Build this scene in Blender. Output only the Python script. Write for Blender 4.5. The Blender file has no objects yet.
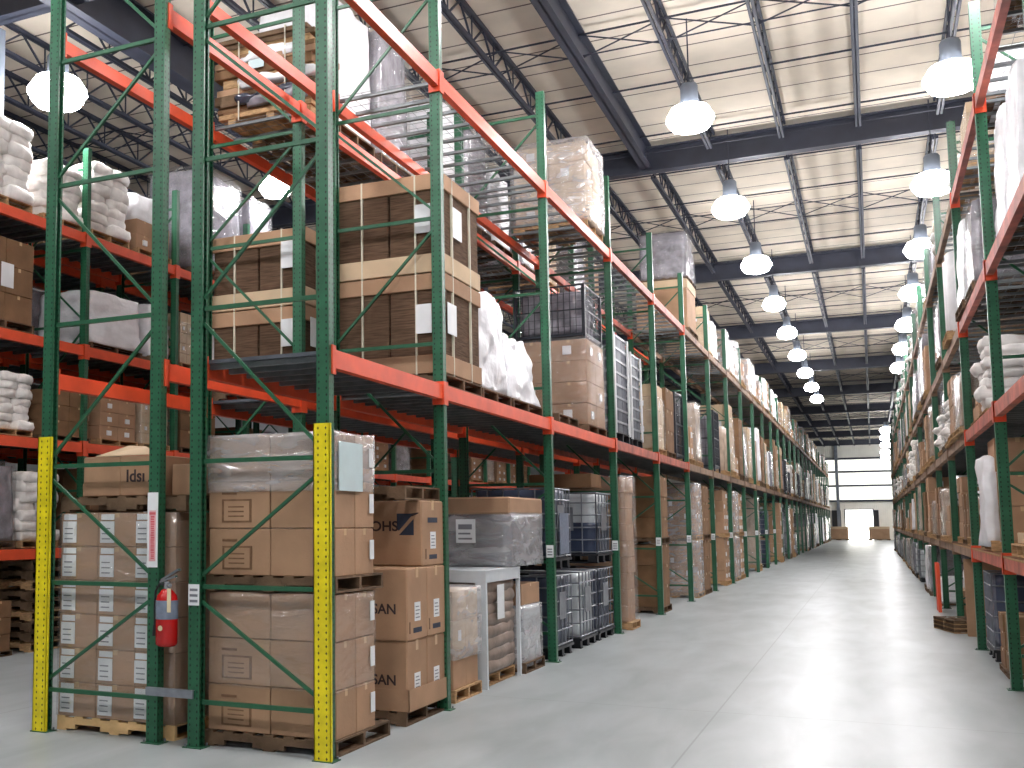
import bpy, math, random
from mathutils import Vector, noise, Matrix
R = random.Random(7)
SC = bpy.context.scene
COL = SC.collection
PI = math.pi

# ------------------------------------------------------------------ materials
MATS = {}
def nt(m):
    m.use_nodes = True
    return m.node_tree.nodes, m.node_tree.links
def mat(name, col, rough=.6, metal=0., var=.06, nscale=6., bump=0., bscale=30., spec=.5, rnd=0., stretch=None, emit=None):
    m = bpy.data.materials.new(name); n, l = nt(m)
    b = n['Principled BSDF']
    b.inputs['Roughness'].default_value = rough
    b.inputs['Metallic'].default_value = metal
    b.inputs['Specular IOR Level'].default_value = spec
    tc = n.new('ShaderNodeTexCoord'); mp = n.new('ShaderNodeMapping'); l.new(tc.outputs['Object'], mp.inputs[0])
    if stretch: mp.inputs['Scale'].default_value = stretch
    nz = n.new('ShaderNodeTexNoise'); nz.inputs['Scale'].default_value = nscale; nz.inputs['Detail'].default_value = 4
    l.new(mp.outputs[0], nz.inputs['Vector'])
    mr = n.new('ShaderNodeMapRange'); mr.inputs['From Min'].default_value = .3; mr.inputs['From Max'].default_value = .7
    mr.inputs['To Min'].default_value = 1-var*2; mr.inputs['To Max'].default_value = 1+var*2
    l.new(nz.outputs['Fac'], mr.inputs['Value'])
    fac = mr.outputs[0]
    if rnd:
        oi = n.new('ShaderNodeObjectInfo'); m2 = n.new('ShaderNodeMapRange')
        m2.inputs['To Min'].default_value = 1-rnd; m2.inputs['To Max'].default_value = 1+rnd
        l.new(oi.outputs['Random'], m2.inputs['Value'])
        mu = n.new('ShaderNodeMath'); mu.operation = 'MULTIPLY'
        l.new(fac, mu.inputs[0]); l.new(m2.outputs[0], mu.inputs[1]); fac = mu.outputs[0]
    hv = n.new('ShaderNodeVectorMath'); hv.operation = 'SCALE'
    hv.inputs[0].default_value = col[:3]; l.new(fac, hv.inputs['Scale'])
    l.new(hv.outputs[0], b.inputs['Base Color'])
    if bump:
        n2 = n.new('ShaderNodeTexNoise'); n2.inputs['Scale'].default_value = bscale; n2.inputs['Detail'].default_value = 3
        l.new(mp.outputs[0], n2.inputs['Vector'])
        bp = n.new('ShaderNodeBump'); bp.inputs['Strength'].default_value = bump; bp.inputs['Distance'].default_value = .02
        l.new(n2.outputs['Fac'], bp.inputs['Height']); l.new(bp.outputs[0], b.inputs['Normal'])
    if emit:
        b.inputs['Emission Color'].default_value = (*emit[:3], 1); b.inputs['Emission Strength'].default_value = emit[3]
    MATS[name] = m
    m['base'] = col
    return m
def srgb(r, g, b):
    f = lambda c: ((c/255+.055)/1.055)**2.4 if c > 10 else c/255/12.92
    return (f(r), f(g), f(b))

def perforated(name, col):
    """painted steel with two rows of punched slots down each face"""
    m = mat(name, col, .38, .0, .08, 9, 0, spec=.5)
    n, l = m.node_tree.nodes, m.node_tree.links
    b = n['Principled BSDF']; src = b.inputs['Base Color'].links[0].from_socket
    tc = n.new('ShaderNodeTexCoord')
    sp = n.new('ShaderNodeSeparateXYZ'); l.new(tc.outputs['Object'], sp.inputs[0])
    sn = n.new('ShaderNodeSeparateXYZ'); l.new(tc.outputs['Normal'], sn.inputs[0])
    def M(op, a, b_=None):
        q = n.new('ShaderNodeMath'); q.operation = op
        for i, v in enumerate((a, b_)):
            if v is None: continue
            if isinstance(v, (int, float)): q.inputs[i].default_value = v
            else: l.new(v, q.inputs[i])
        return q.outputs[0]
    ax = M('SUBTRACT', M('ABSOLUTE', sp.outputs['X']), .033)
    ay = M('SUBTRACT', M('ABSOLUTE', sp.outputs['Y']), .024)
    isx = M('GREATER_THAN', M('ABSOLUTE', sn.outputs['X']), .5)
    mix = n.new('ShaderNodeMix'); l.new(isx, mix.inputs[0]); l.new(ax, mix.inputs[2]); l.new(ay, mix.inputs[3])
    u = M('ABSOLUTE', mix.outputs[0])
    v = M('ABSOLUTE', M('MULTIPLY', M('SUBTRACT', M('FRACT', M('DIVIDE', sp.outputs['Z'], .052)), .5), .052))
    hole = M('LESS_THAN', M('ADD', M('MULTIPLY', u, 1.5), v), .0135)
    mx = n.new('ShaderNodeMix'); mx.data_type = 'RGBA'
    l.new(hole, mx.inputs[0]); l.new(src, mx.inputs[6]); mx.inputs[7].default_value = (col[0]*.12, col[1]*.12, col[2]*.12, 1)
    l.new(mx.outputs[2], b.inputs['Base Color'])
    return m

def film(name, tint=(1,1,1), opac=.22, haze=.25):
    """clear stretch film: see-through with crinkled highlights"""
    m = bpy.data.materials.new(name); n, l = nt(m)
    for x in list(n): n.remove(x)
    o = n.new('ShaderNodeOutputMaterial'); tr = n.new('ShaderNodeBsdfTransparent'); gl = n.new('ShaderNodeBsdfGlossy')
    df = n.new('ShaderNodeBsdfDiffuse'); df.inputs[0].default_value = (*tint, 1)
    gl.inputs['Roughness'].default_value = .16
    tc = n.new('ShaderNodeTexCoord'); mp = n.new('ShaderNodeMapping'); mp.inputs['Scale'].default_value = (1.3, 1.3, 4)
    mp.inputs['Rotation'].default_value = (.35, .25, 0)
    nz = n.new('ShaderNodeTexNoise'); nz.inputs['Scale'].default_value = 2.0; nz.inputs['Detail'].default_value = 3; nz.inputs['Distortion'].default_value = .8
    l.new(tc.outputs['Object'], mp.inputs[0]); l.new(mp.outputs[0], nz.inputs['Vector'])
    bp = n.new('ShaderNodeBump'); bp.inputs['Strength'].default_value = .9; bp.inputs['Distance'].default_value = .06
    l.new(nz.outputs['Fac'], bp.inputs['Height']); l.new(bp.outputs[0], gl.inputs['Normal'])
    m1 = n.new('ShaderNodeMixShader'); m1.inputs[0].default_value = haze
    l.new(gl.outputs[0], m1.inputs[1]); l.new(df.outputs[0], m1.inputs[2])
    m2 = n.new('ShaderNodeMixShader')
    rp = n.new('ShaderNodeMapRange'); rp.inputs['From Min'].default_value = .35; rp.inputs['From Max'].default_value = .7
    rp.inputs['To Min'].default_value = opac*.75; rp.inputs['To Max'].default_value = opac*1.3
    l.new(nz.outputs['Fac'], rp.inputs[0]); l.new(rp.outputs[0], m2.inputs[0])
    l.new(tr.outputs[0], m2.inputs[1]); l.new(m1.outputs[0], m2.inputs[2]); l.new(m2.outputs[0], o.inputs[0])
    MATS[name] = m
    return m

mat('cardboard', srgb(168,134,106), .8, 0, .06, 3, .12, 40, .3, rnd=.07)
mat('cardboard_dark', srgb(128,97,70), .85, 0, .08, 4, .12, 40, .3, rnd=.08)
mat('cardboard_pale', srgb(198,174,144), .8, 0, .05, 4, .1, 40, .3, rnd=.05)
mat('corrugate_edge', srgb(112,88,70), .9, 0, .2, 5, .8, 60, .2, stretch=(1,1,14))
mat('tape', srgb(196,164,124), .3, 0, .04, 8)
mat('seam', srgb(82,60,42), .8, 0, .05)
mat('print_dark', srgb(52,38,40), .7, 0, .15, 30)
mat('print_blue', srgb(40,48,66), .7, 0, .1, 30)
mat('print_brown', srgb(120,88,62), .8, 0, .1, 30)
mat('wood', srgb(176,142,104), .85, 0, .16, 5, .3, 40, .2, stretch=(3,3,12), rnd=.08)
mat('wood_dark', srgb(104,84,66), .9, 0, .2, 5, .3, 40, .2, rnd=.12)
mat('wood_fresh', srgb(214,178,128), .8, 0, .1, 5, .2, 40, .2)
mat('white_label', srgb(228,230,232), .5, 0, .02)
mat('label_ink', srgb(120,122,130), .6)
mat('blue_paper', srgb(196,214,216), .6, 0, .03)
mat('white_film', srgb(238,238,242), .28, 0, .05, 5, .8, 7, .6)
mat('white_sheet', srgb(214,214,216), .5, 0, .06, 5, .5, 8, .4)
mat('grey_film', srgb(140,137,146), .2, 0, .2, 4, .6, 8, .8, rnd=.15)
mat('tan_film', srgb(176,156,138), .22, 0, .14, 4, .45, 8, .8, rnd=.12)
mat('dark_film', srgb(56,60,74), .18, 0, .2, 3, .5, 8, .8)
mat('sack', srgb(236,232,228), .55, 0, .1, 4, .6, 7, .4, rnd=.08)
mat('sack_brown', srgb(138,120,108), .5, 0, .14, 4, .6, 7, .5)
mat('white_steel', srgb(204,210,214), .4, 0, .03)
mat('galv', srgb(138,142,150), .38, .5, .1, 8)
mat('galv_dark', srgb(74,80,92), .45, .4, .1, 8)
mat('black_wire', srgb(34,38,46), .4, .3, .05)
mat('tote_plastic', srgb(190,196,200), .35, 0, .06, 3, rnd=.06)
mat('tote_grey', srgb(70,78,100), .4, 0, .08, 3, rnd=.1)
mat('tote_blue', srgb(52,62,84), .35, 0, .1, 3)
mat('plastic_black', srgb(26,28,34), .45)
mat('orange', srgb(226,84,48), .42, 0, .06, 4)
mat('orange_faded_glare', srgb(176,92,76), .55, 0, .2, 4)  # faded paint; on the opposite rack it carries glare in the colour
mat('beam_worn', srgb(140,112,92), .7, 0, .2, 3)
mat('deck', srgb(116,120,122), .42, .35, .1, 8)
mat('deck_steel', srgb(92,96,104), .45, .3, .12, 5)
mat('green', srgb(36,90,62), .38, 0, .08, 8)
mat('green_pale', srgb(38,106,70), .42, 0, .08, 8)
perforated('green_slotted', srgb(36,92,64))
perforated('yellow_slotted', srgb(226,208,20))
mat('steel_dark', srgb(48,52,66), .5, .1, .08, 3)
mat('steel_grey', srgb(112,120,132), .45, .1, .06, 3)
mat('red_paint', srgb(176,22,22), .25, 0, .05)
mat('red_sign', srgb(214,96,104), .5)
mat('pink_sign', srgb(232,176,180), .5)
mat('chrome', srgb(190,194,200), .25, .9)
mat('rubber', srgb(22,22,24), .6)
mat('slate_label', srgb(118,128,146), .4, 0, .1, 20)
mat('cream', srgb(222,206,168), .5)
mat('orange_red_board', srgb(214,70,38), .5)
mat('strap', srgb(206,200,180), .4)
mat('lamp_glass', (1,1,1), .4, 0, 0, emit=(1,.985,1,40))
mat('lamp_dome', (.9,.9,.92), .4, 0, 0, emit=(1,.985,1,15))
film('film', (.9,.9,.92), .16, .3)
film('film_heavy', (.86,.84,.86), .42, .6)

# ceiling: cream faced insulation sheets with stitched seams across the joists
m = mat('roof_sheet', srgb(226,216,200), .75, 0, .05, 1.2, .25, 3, .2)
n, l = m.node_tree.nodes, m.node_tree.links
b = n['Principled BSDF']; src = b.inputs['Base Color'].links[0].from_socket
tc = n.new('ShaderNodeTexCoord'); sp = n.new('ShaderNodeSeparateXYZ'); l.new(tc.outputs['Object'], sp.inputs[0])
q = n.new('ShaderNodeMath'); q.operation = 'DIVIDE'; q.inputs[1].default_value = .93; l.new(sp.outputs['Y'], q.inputs[0])
f = n.new('ShaderNodeMath'); f.operation = 'FRACT'; l.new(q.outputs[0], f.inputs[0])
c = n.new('ShaderNodeMath'); c.operation = 'LESS_THAN'; c.inputs[1].default_value = .045; l.new(f.outputs[0], c.inputs[0])
mx = n.new('ShaderNodeMix'); mx.data_type = 'RGBA'; l.new(c.outputs[0], mx.inputs[0]); l.new(src, mx.inputs[6]); mx.inputs[7].default_value = (*srgb(104,94,88), 1)
l.new(mx.outputs[2], b.inputs['Base Color'])

# floor: sealed concrete
m = bpy.data.materials.new('floor_concrete'); n, l = nt(m); b = n['Principled BSDF']; MATS['floor'] = m
tc = n.new('ShaderNodeTexCoord')
def NZ(s, d, st=(1,1,1), dist=0):
    mp = n.new('ShaderNodeMapping'); mp.inputs['Scale'].default_value = st; l.new(tc.outputs['Object'], mp.inputs[0])
    z = n.new('ShaderNodeTexNoise'); z.inputs['Scale'].default_value = s; z.inputs['Detail'].default_value = d; z.inputs['Distortion'].default_value = dist
    l.new(mp.outputs[0], z.inputs['Vector']); return z.outputs['Fac']
a1 = NZ(.45, 3, (1,.35,1), .3); a2 = NZ(1.6, 5, (1.4,.4,1), .4)
ad = n.new('ShaderNodeMath'); ad.operation = 'ADD'; l.new(a1, ad.inputs[0]); l.new(a2, ad.inputs[1])
cr = n.new('ShaderNodeValToRGB'); cr.color_ramp.elements[0].position = .3; cr.color_ramp.elements[1].position = .7
cr.color_ramp.elements[0].color = (*srgb(132,139,139), 1); cr.color_ramp.elements[1].color = (*srgb(176,182,184), 1)
hf = n.new('ShaderNodeMath'); hf.operation = 'MULTIPLY'; hf.inputs[1].default_value = .5; l.new(ad.outputs[0], hf.inputs[0]); l.new(hf.outputs[0], cr.inputs[0])
sp = n.new('ShaderNodeSeparateXYZ'); l.new(tc.outputs['Object'], sp.inputs[0])
def line(sock, period, off, w):
    a = n.new('ShaderNodeMath'); a.operation = 'ADD'; a.inputs[1].default_value = off; l.new(sock, a.inputs[0])
    d = n.new('ShaderNodeMath'); d.operation = 'DIVIDE'; d.inputs[1].default_value = period; l.new(a.outputs[0], d.inputs[0])
    f = n.new('ShaderNodeMath'); f.operation = 'FRACT'; l.new(d.outputs[0], f.inputs[0])
    t = n.new('ShaderNodeMath'); t.operation = 'LESS_THAN'; t.inputs[1].default_value = w/period; l.new(f.outputs[0], t.inputs[0]); return t.outputs[0]
j1 = line(sp.outputs['X'], 6.1, 1.40, .016); j2 = line(sp.outputs['Y'], 6.1, 1.2, .016)
jm = n.new('ShaderNodeMath'); jm.operation = 'MAXIMUM'; l.new(j1, jm.inputs[0]); l.new(j2, jm.inputs[1])
mx = n.new('ShaderNodeMix'); mx.data_type = 'RGBA'; jf = n.new('ShaderNodeMath'); jf.operation = 'MULTIPLY'; jf.inputs[1].default_value = .45
l.new(jm.outputs[0], jf.inputs[0]); l.new(jf.outputs[0], mx.inputs[0]); l.new(cr.outputs[0], mx.inputs[6]); mx.inputs[7].default_value = (.12,.12,.12,1)
l.new(mx.outputs[2], b.inputs['Base Color'])
rr = n.new('ShaderNodeMapRange'); rr.inputs['From Min'].default_value = .3; rr.inputs['From Max'].default_value = .7
rr.inputs['To Min'].default_value = .24; rr.inputs['To Max'].default_value = .34; b.inputs['Roughness'].default_value = .36
b.inputs['Specular IOR Level'].default_value = .3
bp = n.new('ShaderNodeBump'); bp.inputs['Strength'].default_value = .03; bp.inputs['Distance'].default_value = .01; l.new(a1, bp.inputs['Height']); l.new(bp.outputs[0], b.inputs['Normal'])

# walls: white ribbed metal
def wall_mat(name, col):
    m = mat(name, col, .5, 0, .03, 1, 0)
    n, l = m.node_tree.nodes, m.node_tree.links
    b = n['Principled BSDF']; tc = n.new('ShaderNodeTexCoord')
    w = n.new('ShaderNodeTexWave'); w.inputs['Scale'].default_value = 1.6; w.inputs['Distortion'].default_value = 0
    l.new(tc.outputs['Object'], w.inputs['Vector'])
    bp = n.new('ShaderNodeBump'); bp.inputs['Strength'].default_value = .35; bp.inputs['Distance'].default_value = .03
    l.new(w.outputs['Fac'], bp.inputs['Height']); l.new(bp.outputs[0], b.inputs['Normal'])
m = bpy.data.materials.new('backlit_wall_band'); n, l = nt(m); MATS['backlit_wall_band'] = m
for x in list(n): n.remove(x)
o = n.new('ShaderNodeOutputMaterial'); a_ = n.new('ShaderNodeBsdfTranslucent'); c_ = n.new('ShaderNodeBsdfDiffuse'); k_ = n.new('ShaderNodeMixShader')
a_.inputs[0].default_value = (.85,.86,.84,1); c_.inputs[0].default_value = (.8,.8,.78,1); k_.inputs[0].default_value = .35
l.new(a_.outputs[0], k_.inputs[2]); l.new(c_.outputs[0], k_.inputs[1]); l.new(k_.outputs[0], o.inputs[0])
wall_mat('wall_white', srgb(232,230,222)); wall_mat('wall_grey', srgb(176,178,180))

# ------------------------------------------------------------------ mesh builder
class MB:
    def __init__(s): s.v = []; s.f = []; s.m = []; s.sm = []; s.mats = []
    def mi(s, name):
        if name not in s.mats: s.mats.append(name)
        return s.mats.index(name)
    def add(s, vs, fs, m, smooth=False):
        o = len(s.v); s.v += [tuple(v) for v in vs]
        k = s.mi(m)
        for f in fs: s.f.append(tuple(i+o for i in f)); s.m.append(k); s.sm.append(smooth)
        return s
    def box(s, x0, y0, z0, x1, y1, z1, m):
        if x0 > x1: x0, x1 = x1, x0
        if y0 > y1: y0, y1 = y1, y0
        if z0 > z1: z0, z1 = z1, z0
        return s.add([(x0,y0,z0),(x1,y0,z0),(x1,y1,z0),(x0,y1,z0),(x0,y0,z1),(x1,y0,z1),(x1,y1,z1),(x0,y1,z1)],
              [(0,3,2,1),(4,5,6,7),(0,1,5,4),(1,2,6,5),(2,3,7,6),(3,0,4,7)], m)
    def cbox(s, x0, y0, z0, x1, y1, z1, m, c=.008):
        """box with chamfered edges"""
        X=(x0,x1); Y=(y0,y1); Z=(z0,z1); vs=[]; idx={}
        for i in (0,1):
            for j in (0,1):
                for k in (0,1):
                    sx, sy, sz = (c if i==0 else -c), (c if j==0 else -c), (c if k==0 else -c)
                    idx[i,j,k,0]=len(vs); vs.append((X[i],Y[j]+sy,Z[k]+sz))
                    idx[i,j,k,1]=len(vs); vs.append((X[i]+sx,Y[j],Z[k]+sz))
                    idx[i,j,k,2]=len(vs); vs.append((X[i]+sx,Y[j]+sy,Z[k]))
        I=idx; fs=[]
        for i in (0,1):
            q=[I[i,0,0,0],I[i,1,0,0],I[i,1,1,0],I[i,0,1,0]]; fs.append(q if i else q[::-1])
            q=[I[0,i,0,1],I[0,i,1,1],I[1,i,1,1],I[1,i,0,1]]; fs.append(q if i else q[::-1])
            q=[I[0,0,i,2],I[1,0,i,2],I[1,1,i,2],I[0,1,i,2]]; fs.append(q if i else q[::-1])
        for a in (0,1):
            for b_ in (0,1):
                q=[I[a,b_,0,0],I[a,b_,1,0],I[a,b_,1,1],I[a,b_,0,1]]; fs.append(q if (a!=b_) else q[::-1])
                q=[I[a,0,b_,0],I[a,0,b_,2],I[a,1,b_,2],I[a,1,b_,0]]; fs.append(q if (a==b_) else q[::-1])
                q=[I[0,a,b_,1],I[1,a,b_,1],I[1,a,b_,2],I[0,a,b_,2]]; fs.append(q if (a==b_) else q[::-1])
                for k in (0,1):
                    q=[I[a,b_,k,0],I[a,b_,k,1],I[a,b_,k,2]]; fs.append(q if (a+b_+k)%2 else q[::-1])
        return s.add(vs, fs, m)
    def tube(s, p, q, r, m, n=6, smooth=True, r2=None, cap=True):
        p = Vector(p); q = Vector(q); d = (q-p)
        if d.length < 1e-6: return s
        d.normalize(); a = d.orthogonal().normalized(); b = d.cross(a); r2 = r if r2 is None else r2
        vs = [p+(a*math.cos(2*PI*i/n)+b*math.sin(2*PI*i/n))*r for i in range(n)] + [q+(a*math.cos(2*PI*i/n)+b*math.sin(2*PI*i/n))*r2 for i in range(n)]
        fs = [(i,(i+1)%n,n+(i+1)%n,n+i) for i in range(n)]
        s.add(vs, fs, m, smooth)
        if cap: s.add(vs, [tuple(range(n))[::-1], tuple(range(n,2*n))], m)
        return s
    def bar(s, p, q, w, m, h=None):
        """square section bar between two points"""
        p = Vector(p); q = Vector(q); d = (q-p).normalized(); h = h or w
        up = Vector((0,0,1)) if abs(d.z) < .95 else Vector((1,0,0))
        a = d.cross(up).normalized(); b = a.cross(d)
        vs = [p+a*sx*w/2+b*sz*h/2 for sx,sz in ((-1,-1),(1,-1),(1,1),(-1,1))]+[q+a*sx*w/2+b*sz*h/2 for sx,sz in ((-1,-1),(1,-1),(1,1),(-1,1))]
        return s.add(vs, [(0,1,5,4),(1,2,6,5),(2,3,7,6),(3,0,4,7),(3,2,1,0),(4,5,6,7)], m)
    def lathe(s, prof, m, n=16, c=(0,0,0), smooth=True):
        vs = [(c[0]+r*math.cos(2*PI*i/n), c[1]+r*math.sin(2*PI*i/n), c[2]+z) for r, z in prof for i in range(n)]
        fs = [(k*n+i, k*n+(i+1)%n, (k+1)*n+(i+1)%n, (k+1)*n+i) for k in range(len(prof)-1) for i in range(n)]
        return s.add(vs, fs, m, smooth)
    def blob(s, w, d, h, m, seg=10, rnd=.12, amp=.03, freq=2.5, seed=0, z0=0, taper=0, c=(0,0), bands=0):
        """soft rounded bundle standing on z0"""
        vs = []; fs = []; key = {}
        def P(x, y, z):   # x,y,z in -1..1
            k = (round(x,4), round(y,4), round(z,4))
            if k in key: return key[k]
            v = Vector((x, y, z)); nv = v.normalized()*1.25
            v = v.lerp(Vector((nv.x, nv.y, nv.z)), rnd)
            t = (v.z+1)/2
            sc = 1-taper*max(0, t)
            p = Vector((v.x*w/2*sc, v.y*d/2*sc, t*h))
            nn = noise.noise_vector(Vector((p.x*freq+seed*7.3, p.y*freq+seed, p.z*freq)))
            n2 = noise.noise_vector(Vector((p.x*freq*3+seed*3, p.y*freq*3, p.z*freq*3+seed)))
            if bands: 
                bz = math.sin(t*bands*2*PI)*amp*.6; p.x += bz*(1 if v.x > 0 else -1)*abs(v.x); p.y += bz*(1 if v.y > 0 else -1)*abs(v.y)
            off = nn*amp + n2*amp*.35
            if z <= -.999: off.z = 0; p.z = 0
            p += off; p.z = max(p.z, 0)
            key[k] = len(vs); vs.append((p.x+c[0], p.y+c[1], p.z+z0)); return key[k]
        g = [-1+2*i/seg for i in range(seg+1)]
        for i in range(seg):
            for j in range(seg):
                a, b_, c_, d_ = g[i], g[i+1], g[j], g[j+1]
                fs.append((P(a,c_,1),P(b_,c_,1),P(b_,d_,1),P(a,d_,1)))
                fs.append((P(a,c_,-1),P(a,d_,-1),P(b_,d_,-1),P(b_,c_,-1)))
                fs.append((P(a,-1,c_),P(b_,-1,c_),P(b_,-1,d_),P(a,-1,d_)))
                fs.append((P(a,1,c_),P(a,1,d_),P(b_,1,d_),P(b_,1,c_)))
                fs.append((P(1,a,c_),P(1,b_,c_),P(1,b_,d_),P(1,a,d_)))
                fs.append((P(-1,a,c_),P(-1,a,d_),P(-1,b_,d_),P(-1,b_,c_)))
        return s.add(vs, fs, m, True)
    def mesh(s, name):
        me = bpy.data.meshes.new(name); me.from_pydata(s.v, [], s.f)
        for k in s.mats: me.materials.append(MATS[k])
        me.polygons.foreach_set('material_index', s.m)
        me.polygons.foreach_set('use_smooth', s.sm)
        me.update(); return me

def obj(name, me, parent=None, loc=(0,0,0), rz=0, label=None):
    if isinstance(me, MB): me = me.mesh(name)
    o = bpy.data.objects.new(name, me); COL.objects.link(o)
    o.location = loc
    if rz: o.rotation_euler.z = rz
    if parent: o.parent = parent
    if label: o['label'] = label
    return o
def thing(name, label, cat, loc=(0,0,0), group=None, rz=0):
    o = bpy.data.objects.new(name, None); COL.objects.link(o); o.empty_display_size = .1
    o.location = loc; o.rotation_euler.z = rz
    tag(o, label, cat, group); return o
def tag(o, label, cat, group=None):
    o['label'] = label; o['category'] = cat
    if group: o['group'] = group
    return o
def struct(name, mb, loc=(0,0,0), label=None):
    o = obj(name, mb, None, loc); o['kind'] = 'structure'
    if label: o['label'] = label
    return o
def text(name, body, size, m, parent, loc, rot, ext=.001, xs=1.0):
    cu = bpy.data.curves.new(name, 'FONT'); cu.body = body; cu.size = size; cu.extrude = ext; cu.offset = size*.02
    cu.align_x = 'CENTER'; cu.align_y = 'CENTER'; cu.materials.append(MATS[m])
    tmp = bpy.data.objects.new('tmp', cu); COL.objects.link(tmp)
    me = bpy.data.meshes.new_from_object(tmp.evaluated_get(bpy.context.evaluated_depsgraph_get())); bpy.data.objects.remove(tmp)
    o = bpy.data.objects.new(name, me); COL.objects.link(o); o.location = loc; o.rotation_euler = rot; o.parent = parent
    o.scale.x = xs
    return o

# ------------------------------------------------------------------ the building
YB, YE, XL, XR, ZR = -6.0, 125.0, -24.0, 7.0, 10.28
struct('floor', MB().box(XL, YB, -.2, XR, YE+14, 0, 'floor'), label='pale polished concrete floor')
struct('ceiling', MB().box(XL, YB, ZR, XR, YE, ZR+.2, 'roof_sheet'), label='cream insulated roof sheets')
struct('wall_left', MB().box(XL-.2, YB, 0, XL, YE, ZR, 'wall_grey'))
struct('wall_right', MB().box(XR, YB, 0, XR+.2, YE, ZR, 'wall_grey'))
struct('wall_rear', MB().box(XL, YB-.2, 0, XR, YB, ZR, 'wall_grey'))
w = MB(); dx0, dx1, dz = -2.45, .05, 3.05
w.box(XL, YE, 0, dx0, YE+.15, dz, 'wall_white').box(dx1, YE, 0, XR, YE+.15, dz, 'wall_white').box(XL, YE, dz, XR, YE+.15, 4.02, 'wall_white').box(XL, YE, 8.39, XR, YE+.15, ZR, 'wall_white').box(XL, YE, 4.02, -8, YE+.15, 8.39, 'wall_white')
struct('window_3', MB().box(-8, YE+.05, 4.02, XR, YE+.08, 8.39, 'backlit_wall_band'), label='end wall bands made translucent so daylight brightens them')  # wall bands made translucent to brighten the dark far end
struct('wall_far', w, label='white ribbed metal end wall')
for z in (4.02, 5.57, 7.03, 8.39):
    struct('trim_girt', MB().box(XL, YE-.16, z-.1, XR, YE, z+.1, 'steel_dark'), label='dark horizontal wall girt')
struct('trim_column', MB().box(-3.25, YE-.35, 0, -2.95, YE-.16, ZR, 'steel_grey'))
f = MB(); f.box(dx0-.12, YE-.06, 0, dx0, YE, dz+.12, 'steel_grey').box(dx1, YE-.06, 0, dx1+.12, YE, dz+.12, 'steel_grey').box(dx0, YE-.06, dz, dx1, YE, dz+.12, 'steel_grey')
struct('door_1', f, label='open loading door with daylight beyond')
for k, (x0, x1) in enumerate(((-3.75, -2.9), (.15, .6))):
    f = MB().box(x0, YE-.1, 1.35, x1, YE, 3.05, 'steel_dark').box(x0+.06, YE-.12, 1.42, x1-.06, YE-.1, 2.98, 'plastic_black')
    struct('window_%d' % (k+1), f)

# girders (across) and joists (along the aisle)
def isec(x0, y0, x1, y1, z0, z1, wf, m, axis):
    b = MB(); t = .03
    if axis == 'x':
        c = (y0+y1)/2
        b.box(x0, c-wf/2, z0, x1, c+wf/2, z0+t, m).box(x0, c-wf/2, z1-t, x1, c+wf/2, z1, m).box(x0, c-.012, z0, x1, c+.012, z1, m)
    else:
        c = (x0+x1)/2
        b.box(c-wf/2, y0, z0, c+wf/2, y1, z0+t, m).box(c-wf/2, y0, z1-t, c+wf/2, y1, z1, m).box(c-.012, y0, z0, c+.012, y1, z1, m)
    return b
G = [0.0] + [12.2*k for k in range(1, 11)]
for y in G:
    struct('trim_roof_girder', isec(XL, y, XR, y, 9.6, 10.16, .26, 'steel_dark', 'x'), label='dark steel roof girder crossing the aisle')
jm = MB(); L = 12.2
for z, hh in ((10.22, .06), (9.72, .06)):
    y0, y1 = (0.12, L-.12) if z > 10 else (.75, L-.75)
    jm.box(-.055, y0, z-hh/2, -.012, y1, z+hh/2, 'steel_dark').box(.012, y0, z-hh/2, .055, y1, z+hh/2, 'steel_dark')
npan = 20; pts = [(.3+(L-.6)*i/npan) for i in range(npan+1)]
for i in range(npan):
    za, zb = (10.2, 9.74) if i % 2 == 0 else (9.74, 10.2)
    if i in (0, npan-1): pass
    jm.bar((0, pts[i], za), (0, pts[i+1], zb), .03, 'steel_dark')
    if i % 2 == 0: jm.bar((0, pts[i+1], 9.74), (0, pts[i+1], 10.2), .022, 'steel_dark')
JM = jm.mesh('roof_joist')
jx = [-4.15+1.42*k for k in range(-13, 8)]
for bi, y in enumerate(G):
    for x in jx:
        solid = bi == 1 and (abs(x+4.15) < .05 or abs(x+9.83) < .05)
        if solid: continue
        o = obj('trim_roof_joist', JM, None, (x, y, 0)); o['kind'] = 'structure'
struct('trim_roof_beam', isec(-4.15, 12.3, -4.15, 24.3, 9.66, 10.2, .24, 'steel_dark', 'y'), label='solid dark steel beam above the rack face')
struct('trim_roof_beam', isec(-10.4, 0, -10.4, 24.3, 9.45, 10.2, .34, 'steel_dark', 'y'), label='deep dark steel beam above the far aisle')
# bridging: rods across the joists and sloping cross pieces every few metres
br = MB()
y = 1.3
ks = 0
while y < YE:
    br.tube((XL, y, 10.14), (XR, y, 10.14), .02, 'steel_dark', 5)
    if ks % 2 == 0: br.tube((XL, y, 9.76), (XR, y, 9.76), .014, 'steel_dark', 5)
    y += 2.78; ks += 1
struct('trim_bridging', br, label='thin dark bridging rods under the roof')
cb = MB()
for y in [18.0+12.2*k for k in range(-1, 9)]:
    for x in jx[:-1]:
        cb.bar((x, y+.06, 10.18), (x+1.42, y+.06, 9.74), .02, 'steel_dark'); cb.bar((x, y+.06, 9.74), (x+1.42, y+.06, 10.18), .02, 'steel_dark')
struct('trim_cross_bridging', cb, label='crossed bridging bars between the joists')
col = MB().box(-.13,-.012,0,.13,.012,9.6,'steel_grey').box(-.13,-.14,0,-.11,.14,9.6,'steel_grey').box(.11,-.14,0,.13,.14,9.6,'steel_grey').mesh('steel_column')
for y in (12.35, 36.6, 61.0, 85.4, 109.8):
    o = obj('trim_column', col, None, (-12.06, y, 0)); o['kind'] = 'structure'; o['label'] = 'grey steel building column'

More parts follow.
